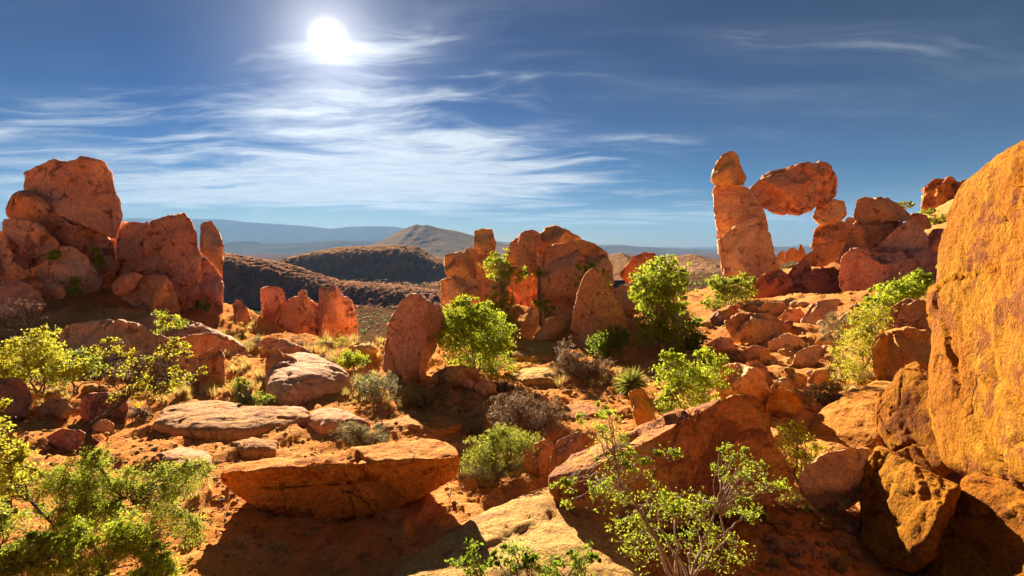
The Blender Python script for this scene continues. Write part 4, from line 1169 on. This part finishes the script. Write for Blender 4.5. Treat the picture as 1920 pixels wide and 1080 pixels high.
for lab, bp, lb, sd, Y in [('yellow green sprig growing in the cleft below the huge crowning boulder', (180, 508), [(178,485,10,20),(188,495,8,10)], 51, 20.6),
                           ('lower green sprig beside the small oval stone', (145, 560), [(143,540,11,18)], 52, 19.0),
                           ('thin sprig on the shoulder of the chipped red boulder', (92, 495), [(97,480,14,9)], 53, 19.8),
                           ('dark green sprig at the foot of the split column', (378, 590), [(378,575,12,14)], 54, 20.2),
                           ('yellow sprig on the sloping rock ramp', (312, 625), [(312,605,20,20),(335,610,14,12)], 55, 13.6),
                           ('lime sprig on the shoulder of the curved rock hood', (1120, 545), [(1090,515,18,16),(1115,508,16,16),(1128,525,18,18)], 56, 17.6),
                           ('sprig of leaves at the foot of the front boulder', (1018, 590), [(1015,570,14,10),(1028,582,14,8)], 57, 17.5)]:
    plant('green_sprig', lab, 'sprig', bp, lb, 0.09 if Y > 15 else 0.06, 900, 'leaf_green' if sd == 54 else 'leaf_lime', seed=sd, Y=Y, nstem=8)


for lab, bp, rx, ry, mt, sd in [
    ('small straw coloured shrub on the grassy slope by the lone fin', (475, 655), 18, 12, 'leaf_sage', 61),
    ('brown shrub before the broken middle block of the ruined wall', (560, 660), 26, 13, 'leaf_dry', 62),
    ('olive shrub before the jagged crag of the ruined wall', (625, 655), 26, 12, 'leaf_olive', 63),
    ('dry shrub between the pale flat rock and the tan dome rock', (610, 690), 24, 12, 'leaf_dry', 64),
    ('low olive shrub beside the square red pillar block', (445, 735), 20, 13, 'leaf_olive', 65),
    ('brown twiggy shrub before the dark square boulder', (250, 790), 22, 13, 'leaf_dry', 66),
    ('dry shrub on the trail side of the turtle shaped boulder', (940, 735), 18, 9, 'leaf_sage', 67),
    ('brown shrub beside the narrow leaning rock', (1050, 665), 18, 16, 'leaf_dry', 68),
    ('dry brown shrub at the bend under the broad tan boulder', (1330, 690), 22, 14, 'leaf_dry', 69),
    ('grey dry shrub above the split tan boulder', (1545, 755), 26, 18, 'leaf_sage', 70),
    ('olive shrub in the shade behind the boat shaped boulder tip', (885, 815), 16, 9, 'leaf_sage', 71),
    ('brown shrub under the long low brown ledge', (215, 715), 26, 16, 'leaf_dry', 72)]:
    plant('low_shrub', lab, 'shrub', bp, [(bp[0], bp[1] - ry, rx, ry), (bp[0] + rx * 0.6, bp[1] - ry * 0.7, rx * 0.6, ry * 0.7)], 0.055, 1500, mt, seed=sd, nstem=34, aspect=0.2, clump=0.3, bark='bark_dark', stem_r=0.012)


def yucca(label, px, py, Y, r, n, seed, stem=0.2):
    rng = np.random.RandomState(seed)
    c = P3(px, py, Y)
    if seed == 5:
        c = hit(px, py + 38) + np.array([0, 0, 0.42 * r])
    B = np.array([c[0], c[1], float(gz(np.array([c[0]]), np.array([c[1]]))[0])])
    if B[2] > c[2] - 0.05:
        B[2] = c[2] - 0.05
    root = empty('yucca', B)
    tag(root, label, 'yucca')
    d = rng.normal(size=(n, 3))
    d[:, 2] = d[:, 2] * 0.9 + 0.25
    d /= np.linalg.norm(d, axis=1)[:, None]
    side = np.cross(d, rng.normal(size=(n, 3)))
    side /= np.linalg.norm(side, axis=1)[:, None]
    L = r * rng.uniform(0.75, 1.1, n)[:, None]
    wd = 0.022 * r / 0.35 * 0.5
    b0 = c + d * 0.04 * r
    m = c + d * L * 0.55
    tip = c + d * L - np.array([0, 0, 0.10]) * L * rng.uniform(0, 1, (n, 1))
    V = np.stack([b0 - side * wd, b0 + side * wd, m + side * wd * 0.8, m - side * wd * 0.8, tip], 1).reshape(-1, 3)
    k = np.arange(n) * 5
    F = np.concatenate([np.stack([k, k + 1, k + 2], 1), np.stack([k, k + 2, k + 3], 1), np.stack([k + 3, k + 2, k + 4], 1)])
    f = mesh_obj('blades', V, F, M['yucca'], parent=root, smooth_shade=False, origin=B)
    f['kind'] = 'stuff'
    pa = np.stack([B - np.array([0, 0, 0.05]), (B + c) / 2, c + np.array([0, 0, 0.03 * r])])
    V, F = tubes([(pa, np.array([0.14, 0.16, 0.10]) * r / 0.35 * 0.6)], 8)
    mesh_obj('stem', V, F, M['bark'], parent=root, origin=B)


yucca('big spiky round yucca beside the tan wedge of rock', 1185, 700, 9.2, 0.42, 420, 5)
yucca('small yucca clinging to the front boulder of the middle outcrop', 1011, 514, 18.0, 0.27, 160, 6)
yucca('low yucca at the foot of the front boulder', 1019, 580, 17.2, 0.26, 130, 7)


def prickly_pear(label, base, spec, seed):
    rng = np.random.RandomState(seed)
    B = hit(*base)
    root = empty('prickly_pear', B)
    tag(root, label, 'cactus')
    S, F = cubesphere(6)
    for (ox, oz, rx, rz, yaw) in spec:
        V = S * np.array([rx, 0.022, rz])
        ca, sa = math.cos(yaw), math.sin(yaw)
        V = np.stack([V[:, 0] * ca - V[:, 1] * sa, V[:, 0] * sa + V[:, 1] * ca, V[:, 2]], 1) + B + np.array([ox, rng.uniform(-.04, .04), oz])
        mesh_obj('pad', V, F, M['pear'], parent=root, origin=B)


prickly_pear('small prickly pear cactus behind the yellow rock pavement', (458, 768), [(-.02, .10, .09, .12, .2), (.06, .24, .08, .10, -.4), (-.10, .20, .07, .09, .7), (.13, .12, .08, .10, .5), (-.02, .34, .06, .08, 0.1)], 3)

# ------------------------------------------------------------------ loose stones, gravel, grass, scrub
rng = np.random.RandomState(99)
protos = []
for k in range(8):
    S, F = cubesphere(4)
    V = S * np.array([1.0, rng.uniform(0.65, 0.95), rng.uniform(0.45, 0.75)])
    for _ in range(9):
        nn = rng.normal(size=3)
        nn /= np.linalg.norm(nn)
        V = V - nn * np.maximum(V @ nn - rng.uniform(0.45, 0.65), 0)[:, None]
    me_o = mesh_obj('loose_stone', V, F, M[['orange', 'tan', 'red', 'purple'][k % 4]], smooth_shade=False)
    protos.append(me_o.data)
    bpy.data.objects.remove(me_o)
zones = [('small loose stone on the dirt trail in the middle', (640, 720, 1180, 860), 84),
         ('small loose stone in the shade under the boat shaped boulder', (420, 955, 830, 1060), 24),
         ('small loose stone on the dirt by the yellow pavement', (280, 820, 470, 990), 40),
         ('small loose stone in the dark gully below the orange boulder', (1440, 960, 1640, 1075), 40),
         ('small loose stone on the slope below the balanced boulder', (1290, 570, 1650, 790), 84),
         ('small loose stone on the grassy slope by the valley edge', (420, 640, 700, 720), 22)]
for lab, (x0, y0, x1, y1), cnt in zones:
    for _ in range(cnt):
        px, py = rng.uniform(x0, x1), rng.uniform(y0, y1)
        p = hit(px, py)
        pk = int(rng.choice([0, 4, 1, 5, 2, 6, 0, 1, 5, 3]))
        o = bpy.data.objects.new('loose_stone', protos[pk])
        COL.objects.link(o)
        s = p[1] / FPX * rng.uniform(2.5, 9.0) * (1 if rng.rand() < 0.85 else 1.7)
        if x0 in (1290, 1440):
            s *= 1.6 if x0 == 1290 else 2.3
        s = min(s, 0.24)
        o.location = (p[0], p[1], p[2] + 0.2 * s)
        o.scale = (s, s, s * (0.55 if x0 in (640, 280) else 0.85))
        o.rotation_euler = (rng.uniform(-.3, .3), rng.uniform(-.3, .3), rng.uniform(0, 6.28))
        lb = lab.replace('loose stone', ['orange', 'tan', 'red', 'dark'][pk % 4] + ' loose stone')
        tag(o, lb, 'stone', 'loose stones ' + lab[18:])

# rubble boulders heaped on the slope
bigs = []
for k in range(6):
    S, F = cubesphere(15)
    V = S * np.array([1.0, rng.uniform(0.7, 1.0), rng.uniform(0.6, 0.85)])
    for _ in range(12):
        nn = rng.normal(size=3)
        nn /= np.linalg.norm(nn)
        V = V - nn * np.maximum(V @ nn - rng.uniform(0.5, 0.72), 0)[:, None]
    V = rocky(V, F, 1.6, 3.0 + k * 7, 1.0, 1.0)
    bo = mesh_obj('rubble_boulder', V, F, M[['orange', 'tan', 'red', 'orange', 'tan', 'purple'][k]])
    bigs.append(bo.data)
    bpy.data.objects.remove(bo)
RC = ['orange', 'tan', 'red', 'orange', 'tan', 'dark']
for zone, (x0, y0, x1, y1), cnt in [('on the slope below the balanced boulder', (1340, 572, 1600, 700), 34), ('on the bank between the slanting boulder and the yellow apron', (1400, 690, 1580, 800), 14), ('on the bank under the ruined wall of rock', (470, 650, 700, 700), 10), ('at the frame edge side of the dirt', (40, 690, 300, 800), 9)]:
    for _ in range(cnt):
        p = hit(rng.uniform(x0, x1), rng.uniform(y0, y1))
        k = int(rng.randint(6))
        o = bpy.data.objects.new('rubble_boulder', bigs[k])
        COL.objects.link(o)
        s = p[1] / FPX * rng.uniform(7, 17)
        o.location = (p[0], p[1], p[2] + 0.22 * s)
        o.scale = (s, s, s)
        o.rotation_euler = (rng.uniform(-.35, .35), rng.uniform(-.35, .35), rng.uniform(0, 6.28))
        tag(o, 'broken ' + RC[k] + ' rubble boulder ' + zone, 'boulder', 'rubble boulders ' + zone)

# gravel: countless chips, one mesh
N = 30000
u = rng.uniform(-1.05, 1.05, N)
Yg = 3.0 * np.exp(rng.uniform(0, 1, N) ** 1.1 * math.log(24 / 3.0))
Xg = u * Yg
keep = fbm(np.stack([Xg * 0.5, Yg * 0.5, np.zeros(N)], 1), 3) > rng.uniform(-0.35, 0.25, N)
Xg, Yg = Xg[keep], Yg[keep]
Zg = gz(Xg, Yg)
n = len(Xg)
octa = np.array([[1, 0, 0], [0.2, .8, 0.1], [-.9, .1, 0], [-.1, -.9, .1], [0.1, 0, .6], [0, 0, -.5]])
of = np.array([[0, 1, 4], [1, 2, 4], [2, 3, 4], [3, 0, 4], [1, 0, 5], [2, 1, 5], [3, 2, 5], [0, 3, 5]])
sz = (0.010 + 0.045 * rng.uniform(0, 1, n) ** 4) * np.clip(Yg / 6, 0.8, 2.0)
yw = rng.uniform(0, 6.28, n)
bv = octa[None] * (sz[:, None, None] * rng.uniform(0.6, 1.3, (n, 6, 1)))
V = np.stack([bv[..., 0] * np.cos(yw)[:, None] - bv[..., 1] * np.sin(yw)[:, None] + Xg[:, None], bv[..., 0] * np.sin(yw)[:, None] + bv[..., 1] * np.cos(yw)[:, None] + Yg[:, None], bv[..., 2] + Zg[:, None] + 0.003], -1).reshape(-1, 3)
F = (of[None] + (np.arange(n) * 6)[:, None, None]).reshape(-1, 3)
tag(mesh_obj('gravel', V, F, M['tan'], smooth_shade=False), 'fine gravel chips strewn over the red dirt', 'gravel', kind='stuff')

# dead twigs lying about
tw = []
for _ in range(260):
    x0, y0, x1, y1 = [(640, 720, 1150, 870), (300, 700, 640, 860), (250, 830, 480, 1000), (1440, 950, 1640, 1070), (840, 860, 1020, 930)][rng.randint(5)]
    p = hit(rng.uniform(x0, x1), rng.uniform(y0, y1))
    L = rng.uniform(0.08, 0.32)
    a = rng.uniform(0, 6.28)
    d_ = np.array([math.cos(a), math.sin(a), 0]) * L
    q0, q1 = p - d_ / 2, p + d_ / 2
    m_ = p + rng.normal(size=3) * 0.05 * L
    pp = np.stack([q0, m_, q1])
    pp[:, 2] = gz(pp[:, 0], pp[:, 1]) + rng.uniform(0.004, 0.02, 3)
    tw.append((pp, np.array([0.005, 0.0045, 0.002])))
V, F = tubes(tw, 4)
tag(mesh_obj('dead_twigs', V, F, M['bark_pale']), 'thin dead twigs littering the dirt between the shrubs', 'twigs', kind='stuff')

# dry grass tufts
spots = []
for (x0, y0, x1, y1, cnt) in [(420, 598, 500, 660, 40), (560, 635, 720, 690, 60), (430, 690, 520, 770, 26), (640, 690, 850, 770, 40), (420, 660, 480, 700, 16), (1040, 680, 1180, 730, 30), (860, 840, 1010, 900, 24), (1290, 500, 1350, 560, 16), (1500, 660, 1640, 760, 26), (40, 700, 130, 780, 26), (300, 700, 420, 760, 20), (1480, 930, 1560, 990, 12), (330, 870, 400, 960, 10)]:
    for _ in range(cnt):
        spots.append(hit(rng.uniform(x0, x1), rng.uniform(y0, y1)))
spots = np.array(spots)
per = 46
B = np.repeat(spots, per, 0)
n = len(B)
sc = np.repeat(rng.uniform(0.10, 0.26, len(spots)) * np.clip(spots[:, 1] / 12, 0.7, 1.3), per)
az = rng.uniform(0, 6.28, n)
ln = rng.uniform(0.1, 0.9, n)
dr = np.stack([np.cos(az) * ln, np.sin(az) * ln, np.ones(n)], 1)
dr /= np.linalg.norm(dr, axis=1)[:, None]
st = B + np.stack([np.cos(az), np.sin(az), np.zeros(n)], 1) * (rng.uniform(0, 0.35, n) * sc)[:, None]
sd = np.stack([-np.sin(az), np.cos(az), np.zeros(n)], 1) * (0.008 * np.clip(B[:, 1] / 9, 0.7, 1.8))[:, None]
tip = st + dr * (sc * rng.uniform(0.6, 1.3, n))[:, None]
V = np.stack([st - sd, st + sd, tip], 1).reshape(-1, 3)
tag(mesh_obj('dry_grass', V, np.arange(3 * n).reshape(-1, 3), M['straw'], smooth_shade=False), 'straw coloured dry grass growing in tufts between the rocks', 'grass', kind='stuff')

# valley scrub: distant shrubs that read as one speckled mass
N = 15000
u = rng.uniform(-1.0, 0.75, N)
Yv = np.exp(rng.uniform(math.log(38), math.log(420), N))
Xv = u * Yv
ok = (Yv > edgeY(u) + 12) & (fbm(np.stack([Xv * 0.02, Yv * 0.02, np.zeros(N)], 1), 3) > rng.uniform(-0.3, 0.3, N))
Xv, Yv = Xv[ok], Yv[ok]
Zv = gz(Xv, Yv)
n = len(Xv)
sz = rng.uniform(0.25, 0.8, n) * np.clip(Yv / 150, 0.8, 1.6)
bv = octa[None] * (sz[:, None, None] * rng.uniform(0.6, 1.3, (n, 6, 1)))
V = np.stack([bv[..., 0] + Xv[:, None], bv[..., 1] + Yv[:, None], bv[..., 2] * 1.1 + Zv[:, None] + 0.2 * sz[:, None]], -1).reshape(-1, 3)
F = (of[None] + (np.arange(n) * 6)[:, None, None]).reshape(-1, 3)
tag(mesh_obj('valley_scrub', V, F, M['leaf_olive'], smooth_shade=False), 'dark scrub speckling the brown valley floor', 'scrub', kind='stuff')

# ------------------------------------------------------------------ haze over the plain
def haze():
    V = np.array([[x, y, z] for x in (-16000, 16000) for y in (-400, 15000) for z in (-140, 700)], float)
    F = np.array([[0, 1, 3, 2], [4, 6, 7, 5], [0, 4, 5, 1], [2, 3, 7, 6], [0, 2, 6, 4], [1, 5, 7, 3]])
    m, t = new_mat('desert_haze')
    vol = t.n('ShaderNodeVolumePrincipled')
    vol.inputs['Color'].default_value = (0.24, 0.46, 0.82, 1)
    vol.inputs['Density'].default_value = HAZE
    vol.inputs['Anisotropy'].default_value = 0.0
    t.n('ShaderNodeOutputMaterial', i_Volume=vol.outputs[0])
    o = mesh_obj('haze', V, F, m, smooth_shade=False)
    tag(o, 'thin blue haze lying over the distant plain', 'haze', kind='stuff')


HAZE = 7e-5
if HAZE:
    haze()
